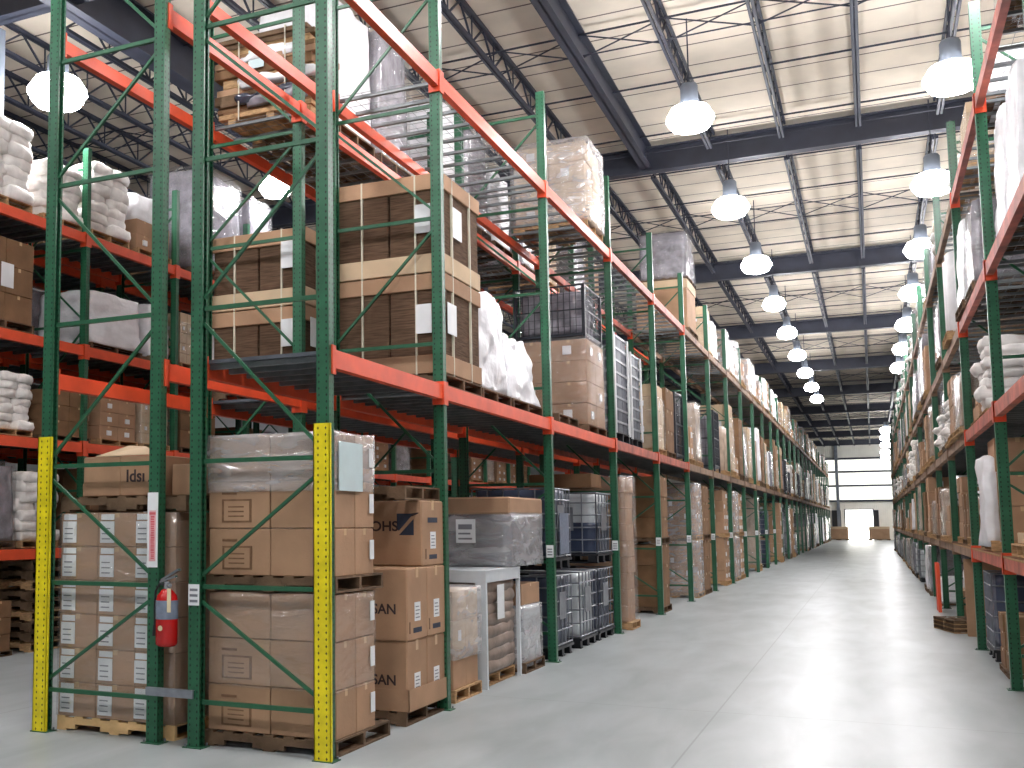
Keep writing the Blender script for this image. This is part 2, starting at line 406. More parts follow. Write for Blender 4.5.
# ------------------------------------------------------------------ lamps
def lamp_meshes():
    h = MB().lathe([(0,.62),(.10,.62),(.12,.58),(.12,.36),(.14,.30),(.15,.26)], 'steel_grey', 16)
    h.lathe([(.15,.26),(.25,.21),(.325,.05),(.33,-.0),(.318,.0),(.24,.19),(0,.24)], 'lamp_dome', 16)
    g = MB().lathe([(.0,.14),(.2,.13),(.30,.03),(.30,-.05),(.25,-.12),(.12,-.16),(0,-.165)], 'lamp_glass', 12)
    s = MB().tube((0,0,.62),(0,0,.85),.012,'steel_dark',5)
    return h.mesh('ballast_housing'), g.mesh('lamp_refractor'), s
HM, GM, _ = lamp_meshes()
def lamp(x, y, z, label, group, sc=1.0):
    if z == 9.0: x, y, z, sc = x*.917, y*.917, 8.4, sc*.93
    t = thing('high_bay_lamp', label, 'ceiling lamp', (x, y, z), group)
    obj('ballast_housing', HM, t).scale = (sc, sc, 1)
    obj('lamp_refractor', GM, t, label='glowing white refractor').scale = (sc, sc, sc)
    top = (10.15 if z > 8 else ZR)-z
    obj('hanging_rod', MB().tube((0,0,.62),(0,0,top),.012,'steel_dark',5), t)
WH = ['first','second','third','fourth','fifth']
ordn = ['nearest','second','third','fourth','fifth','sixth','seventh','eighth','ninth','tenth','eleventh','twelfth','thirteenth','fourteenth','fifteenth','sixteenth','seventeenth','eighteenth','nineteenth','twentieth']
seen = 0
for k in range(-3, 9):
    y = 19.85+6.24*k
    if k < 0: lb = 'high bay lamp over the main aisle, %s short of the first lamp in view' % WH[-k-1]
    else: lb = 'glowing high bay lamp, %s in the long row over the main aisle' % ordn[k]
    lamp(-2.6, y, 9.0, lb, 'high bay lamps in a row above the main aisle', 1.25 if k < 3 else 1.1)
for k in range(-3, 7):
    y = 19.95+6.25*k
    if k in (0, 1): lb = ['large glowing lamp crossing the topmost goods of the rack across the aisle', 'glowing lamp just below and beyond the big lamp over the opposite rack'][k]
    elif k < 0: lb = 'lamp over the opposite rack, %s short of the first in view' % WH[-k-1]
    else: lb = 'glowing lamp over the opposite rack, %s one beyond the girder' % ordn[k-2]
    lamp(1.5, y, 9.0, lb, 'high bay lamps above the rack across the aisle', 1.3)
for k, nm_ in enumerate(('nearer', 'farther')):  # unseen pair, added to brighten the roof above the racks
    lamp(-6.7, 1.3+6.2*k, 9.0, 'added unseen lamp brightening the roof over the back rack, %s of the pair' % nm_, 'added unseen lamps over the back rack', 1.2)
for k in range(-2, 6):
    y = 13.7+6.25*k
    lb = {0: 'blazing lamp seen between the uprights of the end frame, over the side aisle'}.get(k, 'high bay lamp over the side aisle, %s beyond the one over the grey stacks' % WH[k-2] if k > 1 else 'high bay lamp over the side aisle, %s before the blazing one' % WH[-k-1])
    if k == 1: lb = 'high bay lamp above the side aisle glaring over the grey wrapped stacks'
    lamp(-11.9 if k == 0 else -11.2, y, 9.0, lb, 'high bay lamps over the side aisle', 1.5 if k == 0 else 1.1)
for k, (x, y) in enumerate(((1.15, 84.6), (1.2, 92), (1.26, 100.5), (1.33, 110.8), (1.42, 120.5), (2.9, 116.5))):
    lamp(x, y, 8.13, 'small distant lamp, %s of the cluster hanging before the end wall' % ordn[k] if k < 5 else 'lone distant lamp beside the cluster near the end wall', 'distant lamps near the end wall', 1.3)

# ------------------------------------------------------------------ pallet racks
DEPTH = 1.174
def post_mesh(h, m='green_slotted', side=1):
    """lipped channel, open towards the frame's inside (side = +1: web faces +x)"""
    b = MB(); w, d, t = .054, .054, .006
    b.box(side*d, -w+.01, 0, side*(d-t), w-.01, h, m)
    for s in (-1, 1):
        b.box(-side*d, s*w*.82, 0, side*d, s*(w*.82-t), h, m)
        b.box(-side*d, s*w*.82, 0, -side*(d-t), s*w*.4, h, m)
    return b.mesh('post')
def bolt_plate(): 
    return MB().box(-.09,-.07,0,.09,.07,.008,'green').tube((.07,.05,.008),(.07,.05,.03),.009,'galv',6).tube((-.07,-.05,.008),(-.07,-.05,.03),.009,'galv',6).mesh('base_plate')
H = 7.62
PMf, PMb, BP = post_mesh(H, side=1), post_mesh(H, side=-1), bolt_plate()
STZ = [.36, 1.28, 2.3, 3.57, 4.85, 6.02, 7.3]
def strut_mesh(n='horizontal_strut'):
    return MB().box(-DEPTH+.06, -.014, -.018, -.06, .014, .018, 'green').mesh(n)
SM = strut_mesh()
def brace_mesh(za, zb):
    return MB().bar((-DEPTH+.05, 0, zb), (-.05, 0, za), .026, 'green').mesh('diagonal_brace')
BR = []
for i in range(len(STZ)-1):
    a, b_ = STZ[i]+.09, STZ[i+1]-.12
    BR.append((brace_mesh(a, b_), 0) if i % 2 == 0 else (brace_mesh(b_, a), 0))
LAT = MB()
for z in STZ: LAT.box(-DEPTH+.06, -.014, z-.018, -.06, .014, z+.018, 'green')
for i in range(len(STZ)-1):
    a, b_ = STZ[i]+.09, STZ[i+1]-.12
    if i % 2: a, b_ = b_, a
    LAT.bar((-DEPTH+.05, 0, b_), (-.05, 0, a), .026, 'green')
LATM = LAT.mesh('brace_lattice')

BEAMS = {}
def beam_mesh(length, m):
    k = (round(length, 3), m)
    if k not in BEAMS:
        b = MB(); x0, x1 = -.02, .052
        b.box(x0, .05, -.145, x1, length-.05, -.03, m).box(x0+.03, .05, -.03, x1, length-.05, 0, m)
        for y0, y1 in ((-.004+.05, .065), (length-.065, length-.046)):
            b.box(-.055, y0, -.2, x1+.014, y1, .03, 'orange' if m != 'beam_worn' else m)
        mc = 'orange' if m != 'beam_worn' else m
        b.box(x1+.002, -.0, -.2, x1+.014, .065, .03, mc).box(x1+.002, length-.065, -.2, x1+.014, length, .03, mc)
        BEAMS[k] = b.mesh('beam')
    return BEAMS[k]
DECKS = {}
def deck_mesh(length, kind):
    k = (round(length, 3), kind)
    if k not in DECKS:
        b = MB(); x0, x1 = -DEPTH+.03, -.03
        if kind == 'wire':
            nch = max(2, round(length/.42))
            for i in range(nch):
                y = .12+(length-.24)*i/(nch-1)
                b.box(x0, y-.022, -.045, x1, y+.022, -.012, 'deck')
            for i in range(9):
                x = x0+(x1-x0)*i/8
                b.box(x-.002, .06, -.008, x+.002, length-.06, -.004, 'deck')
            ny = int(length/.15)
            for i in range(ny):
                y = .07+(length-.14)*i/(ny-1)
                b.box(x0, y-.002, -.004, x1, y+.002, .0, 'deck')
        elif kind == 'steel':
            nch = max(2, round(length/.30))
            for i in range(nch):
                y = .07+(length-.14)*i/nch
                b.box(x0, y, -.03, x1, y+(length-.14)/nch-.03, 0, 'deck_steel')
                b.box(x0, y+.05, -.075, x1, y+.09, -.03, 'deck')
        else:
            nch = round(length/.16)
            for i in range(nch):
                y = .06+(length-.12)*i/nch
                b.box(x0-.02, y, -.022, x1+.09, y+(length-.12)/nch-.02, 0, 'wood')
        DECKS[k] = b.mesh('deck')
    return DECKS[k]

def rack(label, xf, side, ys, levels, group=None, detail=9, beam_far=6, guard=False, skip=(), height=None, tags=True, nodeck=()):
    """side=+1: open face towards +x, body towards -x"""
    t = thing('pallet_rack', label, 'pallet rack', (xf, ys[0], 0), group)
    pf, pb = (PMf, PMb)
    for i, y in enumerate(ys):
        fr = bpy.data.objects.new('upright_frame', None); COL.objects.link(fr); fr.parent = t
        fr.location = (0, y-ys[0], 0)
        if side < 0: fr.rotation_euler.z = PI
        obj('post', pf, fr); obj('post', pb, fr, (-DEPTH, 0, 0))
        if i < detail:
            obj('base_plate', BP, fr); obj('base_plate', BP, fr, (-DEPTH, 0, 0))
            for z in STZ: obj('horizontal_strut', SM, fr, (0, 0, z))
            for m_, dz_ in BR: obj('diagonal_brace', m_, fr)
        else: obj('brace_lattice', LATM, fr)
        if i == 0 and guard:
            gb = MB()
            gb.box(-.075, -.062, 0, .075, -.052, 2.56, 'yellow_slotted').box(-.075, -.062, 0, -.067, -.02, 2.56, 'yellow_slotted')
            gb.box(.060, -.062, 0, .068, -.03, 2.56, 'yellow_slotted')
            obj('column_guard', gb, fr, label='yellow slotted column guard')
        if tags and i >= 2 and i < 12:
            lb = MB().box(-.045, -.056, 1.34, .05, -.053, 1.50, 'white_label')
            for q in range(3): lb.box(-.03, -.058, 1.37+.035*q, .035, -.056, 1.385+.035*q, 'label_ink')
            if side > 0: obj('location_label', lb, fr, label='white location label')
    stuffb = {}
    cnt = 0
    for i in range(len(ys)-1):
        Ln = ys[i+1]-ys[i]
        for li, (z, dk) in enumerate(levels):
            m_ = 'orange' if i < beam_far else ('orange_faded_glare' if i < beam_far+2 else 'beam_worn')
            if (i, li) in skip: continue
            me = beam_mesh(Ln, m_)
            for back in (0, 1):
                loc = (0, ys[i]-ys[0], z); 
                if cnt < 98:
                    o = obj('beam', me, t, loc)
                    if side > 0: 
                        if back: o.location = (-DEPTH, ys[i+1]-ys[0], z); o.rotation_euler.z = PI
                    else:
                        if back: o.location = (DEPTH, ys[i]-ys[0], z)
                        else: o.location = (0, ys[i+1]-ys[0], z); o.rotation_euler.z = PI
                    cnt += 1
                else:
                    b = stuffb.setdefault('b', MB())
                    s_ = side*(1-2*back); x = 0 if not back else -side*DEPTH
                    b.box(x-s_*.02, loc[1]+.05, z-.145, x+s_*.066, loc[1]+Ln-.05, z, m_)
            if dk and not (li, i) in nodeck:
                o = obj('deck', deck_mesh(Ln, dk), t, (0, ys[i]-ys[0], z))
                if side < 0: o.rotation_euler.z = PI; o.location = (0, ys[i+1]-ys[0], z)
    if stuffb:
        o = obj('beam', stuffb['b'], t); o['kind'] = 'stuff'
    return t

Y1 = [7.457+.045, 9.99+.045, 14.05, 18.07, 22.09, 26.07, 30.3, 34.35] 
while Y1[-1] < 118: Y1.append(Y1[-1]+4.02)
Y2 = Y1[:7]
XF1 = -3.77; XF2 = -6.525
r1 = rack('long green and orange pallet rack lining the main aisle behind a yellow column guard', XF1, 1, Y1, [(3.15,'steel'), (6.34,'wire')], 'long racks', 8, 3, True, tags=True, nodeck=((1,0),))
LV3 = [(1.45,'steel'), (3.02,'steel'), (4.5,'steel'), (6.25,'steel')]
# the rack standing back to back with it: open face towards the side aisle
def rack_b(label, xf, ys, levels, **k): return rack(label, xf, -1, ys, levels, **k)
r2 = rack_b('green rack with a fire extinguisher on its end frame, facing the side aisle', XF2, Y2, [(3.15,'steel'), (6.30,'wire')], detail=7, beam_far=7, guard=False, tags=False, nodeck=((0,0),(1,0)))
fr2 = [c for c in r2.children if c.name.startswith('upright_frame')][0]
gb = MB().box(-.075, .052, 0, .075, .062, 2.56, 'yellow_slotted').box(.067, .02, 0, .075, .062, 2.56, 'yellow_slotted').box(-.068, .03, 0, -.060, .062, 2.56, 'yellow_slotted')
obj('column_guard', gb, fr2, label='yellow slotted column guard')
# sign on the aisle-back post of that frame (frame is turned half round: -y is +y here)
sg = MB().box(DEPTH-1.174-.05-DEPTH, .054, 1.43, -DEPTH+.055, .058, 2.05, 'white_label')
sg.box(-DEPTH-.03, .058, 1.48, -DEPTH+.035, .060, 1.90, 'pink_sign')
rr_ = random.Random(3); z = 1.50
while z < 1.86:
    hh = rr_.uniform(.008, .016); sg.box(-DEPTH-.012-rr_.random()*.006, .060, z, -DEPTH+.014+rr_.random()*.006, .061, z+hh, 'red_sign'); z += hh+.006
sg.box(-DEPTH-.03, .060, 1.865, -DEPTH+.035, .061, 1.885, 'red_sign')
obj('warning_sign', sg, fr2, label='narrow white sign with vertical red lettering')
fr1 = [c for c in r1.children if c.name.startswith('upright_frame')][0]
lb = MB().box(-DEPTH-.05, -.056, 1.13, -DEPTH+.055, -.053, 1.30, 'white_label')
for q in range(3): lb.box(-DEPTH-.035, -.058, 1.155+.045*q, -DEPTH+.04, -.056, 1.175+.045*q, 'label_ink')
obj('location_label', lb, fr1, label='white label with three rows of print')
for z in (.42,):
    obj('row_spacer', MB().box(-DEPTH-.45, -.075, z-.03, -DEPTH+.01, -.055, z+.03, 'galv').box(-DEPTH-.45,-.075,z+.03,-DEPTH+.01,-.04,z+.036,'galv'), fr1)

Y3 = [8.17+2.41*k for k in range(0, 14)]
XF3 = -10.66
r3 = rack('dark stocked rack with red beams across the side aisle', XF3, 1, Y3, LV3, detail=8, beam_far=14, tags=False)
r4 = rack('shadowed rack standing back to back beyond the side aisle rack', XF3-DEPTH-.45-DEPTH, -1, Y3, [(1.45,'steel'), (3.02,'steel'), (4.5,'steel'), (6.25,'steel')], detail=0, beam_far=14, tags=False)

YR = [5.6, 9.7, 13.78]
while YR[-1] < 79: YR.append(YR[-1]+4.1)
XFR = 1.29
rR = rack('long green rack across the aisle with timber decks and narrow levels', XFR, -1, YR, [(1.42,'wood'), (3.06,'steel'), (4.62,'wire'), (6.52,'wire')], detail=6, beam_far=1, tags=False)  # faded orange on these beams stands in for glare

# ------------------------------------------------------------------ pallets and goods
def pallet_mb(w=1.17, d=1.02, h=.125, m='wood', m2=None, b=None, z0=0):
    """block/stringer pallet, stringers run along x (w)"""
    b = b or MB(); m2 = m2 or m
    for y in (-d/2+.02, 0, d/2-.02):
        # notched stringer
        x0, x1 = -w/2, w/2; t = .019; n1 = w*.16; n2 = w*.38
        for a, c, lo in ((x0, x0+n1, .016), (x0+n1, x0+n2, .055), (x0+n2, x1-n2, .016), (x1-n2, x1-n1, .055), (x1-n1, x1, .016)):
            b.box(a, y-t, z0+lo, c, y+t, z0+h-.016, m2)
    nb = 7
    for i in range(nb):
        x = -w/2+.045+(w-.09)*i/(nb-1)
        b.box(x-.045, -d/2, z0+h-.016, x+.045, d/2, z0+h, m)
    for x in (-w/2+.05, 0, w/2-.05): b.box(x-.05, -d/2, z0, x+.05, d/2, z0+.016, m)
    return b
PAL = pallet_mb(1.17, 1.04).mesh('pallet'); PALD = pallet_mb(1.17, 1.04, m='wood_dark').mesh('pallet')
PALB = pallet_mb(1.17, 1.04, m='plastic_black').mesh('pallet'); PALF = pallet_mb(1.17,1.04, m='wood_fresh').mesh('pallet')
PH = .125

def carton_mb(w, d, h, m='cardboard', tape=True, b=None, c=(0,0,0), ch=.006):
    b = b or MB(); x, y, z = c
    b.cbox(x-w/2, y-d/2, z, x+w/2, y+d/2, z+h, m, ch)
    if tape:   # tape down the middle of the long flap seam and a little way down each end
        if w >= d:
            b.box(x-w/2-.001, y-.024, z+h*.86, x+w/2+.001, y+.024, z+h+.001, 'tape')
        else: b.box(x-.024, y-d/2-.001, z+h*.86, x+.024, y+d/2+.001, z+h+.001, 'tape')
    return b
def stack_mb(nx, ny, nz, w, d, h, m='cardboard', z0=0, seed=0, jit=.006, labels=0, ms=None):
    b = MB(); r = random.Random(seed); cw, cd, chh = w/nx, d/ny, h/nz
    for k in range(nz):
        for i in range(nx):
            for j in range(ny):
                x = -w/2+cw*(i+.5)+r.uniform(-jit, jit); y = -d/2+cd*(j+.5)+r.uniform(-jit, jit)
                mm = m if not ms else ms[r.randrange(len(ms))]
                carton_mb(cw-.008, cd-.008, chh-.005, mm, nx*ny < 9, b, (x, y, z0+k*chh))
                if labels and r.random() < labels:
                    if j == 0: b.box(x-cw*.15, -d/2-jit-.004, z0+k*chh+chh*.3, x+cw*.08, -d/2+jit, z0+k*chh+chh*.7, 'white_label')
                    if i == nx-1: b.box(w/2-jit, y-cd*.12, z0+k*chh+chh*.3, w/2+jit+.004, y+cd*.1, z0+k*chh+chh*.65, 'white_label')
    return b
def shell_mb(w, d, z0, z1, m='film', seg=7, seed=0, amp=.012, top=True):
    b = MB(); b.blob(w, d, z1-z0, m, seg, .03, amp, 4, seed, z0); return b

PROTO = {}
def proto(kind):
    """list of (part name, mesh, label) built once per kind; footprint about 1.15 x 1.08, height about 1.3"""
    if kind in PROTO: return PROTO[kind]
    s = len(PROTO)*3+1; L_ = []
    def P(n_, b_, lab=None): L_.append((n_, b_.mesh(n_) if isinstance(b_, MB) else b_, lab))
    if kind == 'cartons':
        P('pallet', PAL); P('carton_stack', stack_mb(2,2,4,1.1,1.0,1.2,'cardboard',PH,s,.01,.5)); 
    elif kind == 'cartons_wrapped':
        P('pallet', PAL); P('carton_stack', stack_mb(3,2,4,1.08,.98,1.2,'cardboard',PH,s,.006,.6)); P('stretch_wrap', shell_mb(1.16,1.07,.03,1.37,'film_heavy',9,s,.008))
    elif kind == 'cartons_dark':
        P('pallet', PALD); P('carton_stack', stack_mb(2,2,3,1.12,1.02,1.2,'cardboard_dark',PH,s,.012,.35))
    elif kind == 'cartons_pale':
        P('pallet', PAL); P('carton_stack', stack_mb(2,3,5,1.08,1.0,1.2,'cardboard_pale',PH,s,.008,.4)); P('stretch_wrap', shell_mb(1.15,1.07,.1,1.1,'film',9,s,.008))
    elif kind == 'white_bundle':
        P('pallet', PALD); P('wrapped_bundle', MB().blob(1.1,1.02,1.2,'white_film',18,.09,.035,3.2,s,PH,.05))
    elif kind == 'white_sacks':
        P('pallet', PAL); b = MB(); r = random.Random(s)
        for k in range(7):
            for i in (-1, 1):
                for j in (-1, 1):
                    b.blob(.60+r.uniform(-.06,.06),.54,.19+r.uniform(0,.03),'sack',6,.34,.035,5,s+k+i+3*j,PH+k*.165,.0,(i*.27+r.uniform(-.06,.06), j*.25+r.uniform(-.05,.05)))
        P('sack_stack', b)
    elif kind == 'grey_wrap':
        P('pallet', PALD); P('wrapped_bundle', MB().blob(1.1,1.04,1.2,'grey_film',12,.04,.03,2.6,s,PH,.02)); P('stretch_wrap', shell_mb(1.15,1.08,.05,1.38,'film',9,s,.03))
    elif kind == 'tan_wrap':
        P('pallet', PAL); P('wrapped_bundle', MB().blob(1.1,1.02,1.2,'tan_film',12,.04,.025,2.6,s,PH,.02)); P('stretch_wrap', shell_mb(1.14,1.06,.05,1.36,'film',9,s,.02))
    elif kind == 'crates':
        P('pallet', PALB); b = MB()
        for k in range(8):
            for j in (-1, 0, 1):
                z = PH+k*.148; y = j*.34
                b.box(-.55, y-.163, z, .55, y+.163, z+.11, 'galv_dark').box(-.565, y-.168, z+.11, .565, y+.168, z+.14, 'galv')
        P('crate_stack', b, 'grey plastic crates'); P('edge_board', MB().box(.57,-.54,.1,.60,-.48,1.3,'white_sheet').box(.57,.48,.1,.60,.54,1.3,'white_sheet'))
    elif kind == 'cage':
        b = MB(); 
        for x in (-.55, .55):
            for y in (-.5, .5): b.box(x-.02,y-.02,0,x+.02,y+.02,1.25,'black_wire')
        for z in (.12,.68,1.24):
            b.box(-.56,-.51,z-.015,.56,-.49,z+.015,'black_wire').box(-.56,.49,z-.015,.56,.51,z+.015,'black_wire').box(-.56,-.5,z-.015,-.54,.5,z+.015,'black_wire').box(.54,-.5,z-.015,.56,.5,z+.015,'black_wire')
        for i in range(12):
            x = -.52+1.04*i/11
            for y in (-.5,.5): b.box(x-.005,y-.005,.1,x+.005,y+.005,1.24,'black_wire')
            y = -.47+.94*i/11
            for x in (-.55,.55): b.box(x-.005,y-.005,.1,x+.005,y+.005,1.24,'black_wire')
        for k in range(5):
            z = .3+k*.19
            for y in (-.5,.5): b.box(-.55,y-.004,z-.004,.55,y+.004,z+.004,'black_wire')
            for x in (-.55,.55): b.box(x-.004,-.5,z-.004,x+.004,.5,z+.004,'black_wire')
        P('wire_cage', b); P('goods', MB().blob(.98,.88,1.0,'grey_film',8,.08,.04,3,s,.13)); P('base_frame', MB().box(-.55,-.5,.08,.55,.5,.13,'galv_dark'))
    elif kind in ('tote', 'tote_grey', 'tote_half'):
        c_ = {'tote':'tote_plastic','tote_grey':'tote_grey','tote_half':'tote_plastic'}[kind]
        b = MB().blob(1.02,.92,.92,c_,10,.07,.004,2,s,.15)
        P('bottle', b, 'translucent plastic bottle')
        if kind == 'tote_half': P('liquid', MB().blob(1.05,.95,.48,'tote_blue',8,.02,.002,2,s,.145), 'dark liquid filling the lower half')
        P('filler_cap', MB().tube((0,0,1.06),(0,0,1.10),.09,'plastic_black',12))
        g = MB(); W_, D_ = .56, .505
        for z in (.17,.36,.55,.74,.93,1.08):
            for y in (-D_,D_): g.tube((-W_,y,z),(W_,y,z),.011,'galv',5)
            for x in (-W_,W_): g.tube((x,-D_,z),(x,D_,z),.011,'galv',5)
        for i in range(6):
            x = -W_+2*W_*i/5; y = -D_+2*D_*i/5
            for yy in (-D_,D_): g.tube((x,yy,.15),(x,yy,1.09),.010,'galv',5)
            for xx in (-W_,W_): g.tube((xx,y,.15),(xx,y,1.09),.010,'galv',5)
        P('cage', g)
        P('name_plate', MB().box(.565,-.22,.5,.572,.12,.86,'galv').box(-.2,-.516,.5,.2,-.51,.86,'galv'))
        p = MB()
        for y in (-.42,0,.42):
            for x in (-.48,0,.48): p.box(x-.07,y-.06,0,x+.07,y+.06,.11,'plastic_black')
            p.box(-.56,y-.06,0,.56,y+.06,.02,'plastic_black')
        p.box(-.58,-.52,.11,.58,.52,.145,'plastic_black')
        P('pallet', p, 'black tote pallet')
    elif kind == 'roll':
        P('pallet', PAL); b = MB()
        for y in (-.27,.27):
            for x in (-.28,.28): b.lathe([(0,PH),(.25,PH),(.26,PH+.02),(.26,1.28),(.24,1.3),(.06,1.3),(.06,1.2),(0,1.2)],'tan_film' if x > 0 else 'white_sheet',12,(x,y,0))
        P('upright_rolls', b)
    elif kind == 'mixed':
        P('pallet', PAL); P('carton_stack', stack_mb(2,2,2,1.08,1.0,.62,'cardboard',PH,s,.02,.5)); P('wrapped_bundle', MB().blob(.95,.85,.6,'white_film',9,.25,.05,3,s,.745,.15))
    elif kind == 'gaylord':
        P('pallet', PALD); b = MB().cbox(-.55,-.5,PH,.55,.5,1.2,'cardboard',.01); P('bulk_box', b); P('lid', MB().cbox(-.565,-.515,1.08,.565,.515,1.3,'cardboard_pale',.01))
    elif kind == 'pallets':
        b = MB()
        for k in range(9): pallet_mb(1.17,1.04,m='wood_dark' if k % 3 else 'wood', b=b, z0=k*.14)
        P('pallet', b)
    PROTO[kind] = L_
    return L_
DESC = {'cartons':('brown labelled carton stack','pallet load'),'cartons_wrapped':('film-wrapped brown carton stack','pallet load'),
 'cartons_dark':('dark brown carton stack','pallet load'),'cartons_pale':('pale tan carton stack','pallet load'),
 'white_bundle':('white plastic-wrapped bundle','wrapped bundle'),'white_sacks':('heap of pale sacks','sack pallet'),'grey_wrap':('grey film-wrapped block','pallet load'),
 'tan_wrap':('tan film-wrapped block','pallet load'),'crates':('stack of grey plastic crates','crate stack'),'cage':('black wire cage','wire cage'),
 'tote':('white caged liquid tote','liquid tote'),'tote_grey':('grey caged liquid tote','liquid tote'),'tote_half':('half-dark caged liquid tote','liquid tote'),
 'roll':('pallet of upright rolls','pallet load'),'mixed':('white bundle over cartons','pallet load'),'gaylord':('lidded bulk carton on a pallet','bulk carton'),
 'pallets':('stack of empty wooden pallets','pallet stack')}
NAME = {'cartons':'carton_load','cartons_wrapped':'carton_load','cartons_dark':'carton_load','cartons_pale':'carton_load','white_bundle':'plastic_bundle','grey_wrap':'wrapped_load','tan_wrap':'wrapped_load','roll':'roll_load','mixed':'mixed_load','white_sacks':'sack_load','crates':'crate_stack','cage':'wire_cage_container','tote':'liquid_tote','tote_grey':'liquid_tote','tote_half':'liquid_tote','pallets':'pallet_stack','gaylord':'bulk_carton'}
PROH = {'cartons':1.325,'cartons_wrapped':1.34,'tote':1.16,'tote_grey':1.16,'tote_half':1.16,'cage':1.26,'pallets':1.245,'mixed':1.34}
def load(kind, x, y, z, label, group=None, w=1.17, d=1.05, h=None, rz=0, skip=()):
    """x,y centre; z base; w,d,h size in metres"""
    base = PROH.get(kind, 1.33); h = h or base
    t = thing(NAME.get(kind, 'pallet_load'), label, DESC[kind][1], (x, y, z), group, rz)
    t.scale = (w/1.19, d/1.08, h/base)
    for nme, me, lab in proto(kind):
        o = obj(nme, me, t)
        if lab: o['label'] = lab
    return t
WHERE = ['first','second','third','fourth','fifth','sixth','seventh','eighth','ninth','tenth','eleventh','twelfth']
XC1 = XF1-DEPTH/2+.01
def at1(y0, y1): return (y0+y1)/2

def custom(name, label, cat, x, y, z, parts, group=None, rz=0):
    t = thing(name, label, cat, (x, y, z), group, rz)
    for p in parts:
        obj(p[0], p[1], t, label=p[2] if len(p) > 2 else None)
    return t

# --- bay 1, floor: two wrapped carton loads one above the other, then large printed boxes
def big_wrapped(z, h, film0, film1, lab, withpaper, pd, mprint, seed, cover_top):
    t = thing('pallet_load', lab, 'pallet load', (-4.335, 7.60, z), 'wrapped carton loads beside the yellow guard')
    b = pallet_mb(1.2, pd, m='wood_dark'); me = b.mesh('pallet'); obj('pallet', me, t, (0, pd/2, 0))
    hz = (h-PH)/3; cw = 1.17/2; cd = .74/2
    me = carton_mb(cw-.008, cd-.008, hz-.006).mesh('carton')
    r = random.Random(seed)
    for k in range(3):
        for i in range(2):
            for j in range(2):
                o = obj('carton', me, t, (-1.17/2+cw*(i+.5)+r.uniform(-.004,.004), .03+cd*(j+.5), PH+k*hz))
                if j == 0 and i == 0 and k < 2:
                    pr = MB().box(-.16,-cd/2-.0005,hz*.12,.12,-cd/2+.006,hz*.62,'print_brown').box(-.14,-cd/2-.001,hz*.16,.10,-cd/2+.004,hz*.58,'cardboard')
                    for q in range(3): pr.box(-.10,-cd/2-.002,hz*(.24+.1*q),.05,-cd/2+.003,hz*(.27+.1*q),'print_brown')
                    pr.box(-.16,-cd/2-.002,hz*.72,-.02,-cd/2+.003,hz*.77,'print_brown')
                    obj('printed_panel', pr, o)
    sh = MB().blob(1.185,.765,film1-film0,'film' if not cover_top else 'film_heavy',12,.02,.012,4,seed,film0,0,(0,.40))
    obj('stretch_wrap', sh, t, label='clear crinkled film')
    if withpaper: obj('paper_sheet', MB().box(.602,.06,h-.47,.608,.50,h-.08,'blue_paper'), t, label='pale blue paper sheet')
    for k in range(3): obj('shipping_label', MB().box(.592,.66,PH+k*hz+.12,.597,.74,PH+k*hz+.28,'white_label'), t)
    return t
big_wrapped(0, 1.24, .48, 1.235, 'film-wrapped carton load standing on the floor beside the yellow corner guard', False, 1.04, 0, 5, False)
big_wrapped(1.245, 1.27, .80, 1.275, 'film-wrapped carton load with pale paper sheet, stacked on the lower load beside the guard', True, .92, 1, 6, True)

LBX = [-3.90+.12, 0]
def big_box(x0, x1, y0, y1, z0, z1, lab, txt, logo=False, grp='large printed boxes behind the wrapped loads', label=True, sub='GAN'):
    w, d, h = x1-x0, y1-y0, z1-z0
    t = thing('carton', lab, 'cardboard box', ((x0+x1)/2, (y0+y1)/2, z0), grp)
    obj('body', MB().cbox(-w/2,-d/2,0,w/2,d/2,h,'cardboard',.012), t)
    obj('top_tape', MB().box(-w/2-.001,-.03,h-.09,w/2+.001,.03,h+.001,'tape'), t)
    if label:
        l_ = MB().box(w/2,-.07,h*.26,w/2+.003,.07,h*.52,'white_label')
        for q in range(4): l_.box(w/2+.003,-.05,h*(.30+.05*q),w/2+.004,.05-.02*(q%2),h*(.315+.05*q),'label_ink')
        obj('shipping_label', l_, t)
        obj('printed_mark', MB().box(w/2,-.10,h*.10,w/2+.002,.10,h*.17,'print_blue').box(w/2,-.2,h*.1,w/2+.002,-.17,h*.26,'print_brown'), t)
    if txt: text('lettering', txt, .125, 'print_dark', t, (w/2-.225, -d/2-.001, h*.43), (PI/2,0,0))
    if logo:
        text('lettering', 'OHS', .13, 'print_dark', t, (w/2-.38, -d/2-.001, h*.60), (PI/2,0,0), xs=1.1)
        lg = MB(); y = -d/2-.002; X0, X1, Z0, Z1 = w/2-.25, w/2-.08, h*.47, h*.80
        lg.add([(X0,y,Z0+.06),(X0,y,Z1),(X1-.0,y,Z1),(X0+.02,y,Z0+.04)], [(0,3,2,1)], 'print_blue')
        lg.add([(X0+.02,y,Z0),(X1,y,Z1-.05),(X1,y,Z0)], [(0,2,1)], 'print_blue')
        lg.add([(X1-.02,y,Z1-.03),(X1+.05,y,Z1),(X1+.05,y,Z1+.01),(X1-.03,y,Z1)], [(0,1,2,3)], 'print_dark')
        obj('printed_logo', lg, t)
        obj('printed_band', MB().box(w/2,-.13,h*.66,w/2+.002,.12,h*.74,'print_blue'), t)
    return t
t = thing('wood_pallet', 'dark wooden pallet under the large printed boxes by the second upright', 'pallet', (-4.30, 9.53, 0))
obj('deck_boards', pallet_mb(1.1, 1.0, m='wood_dark'), t)
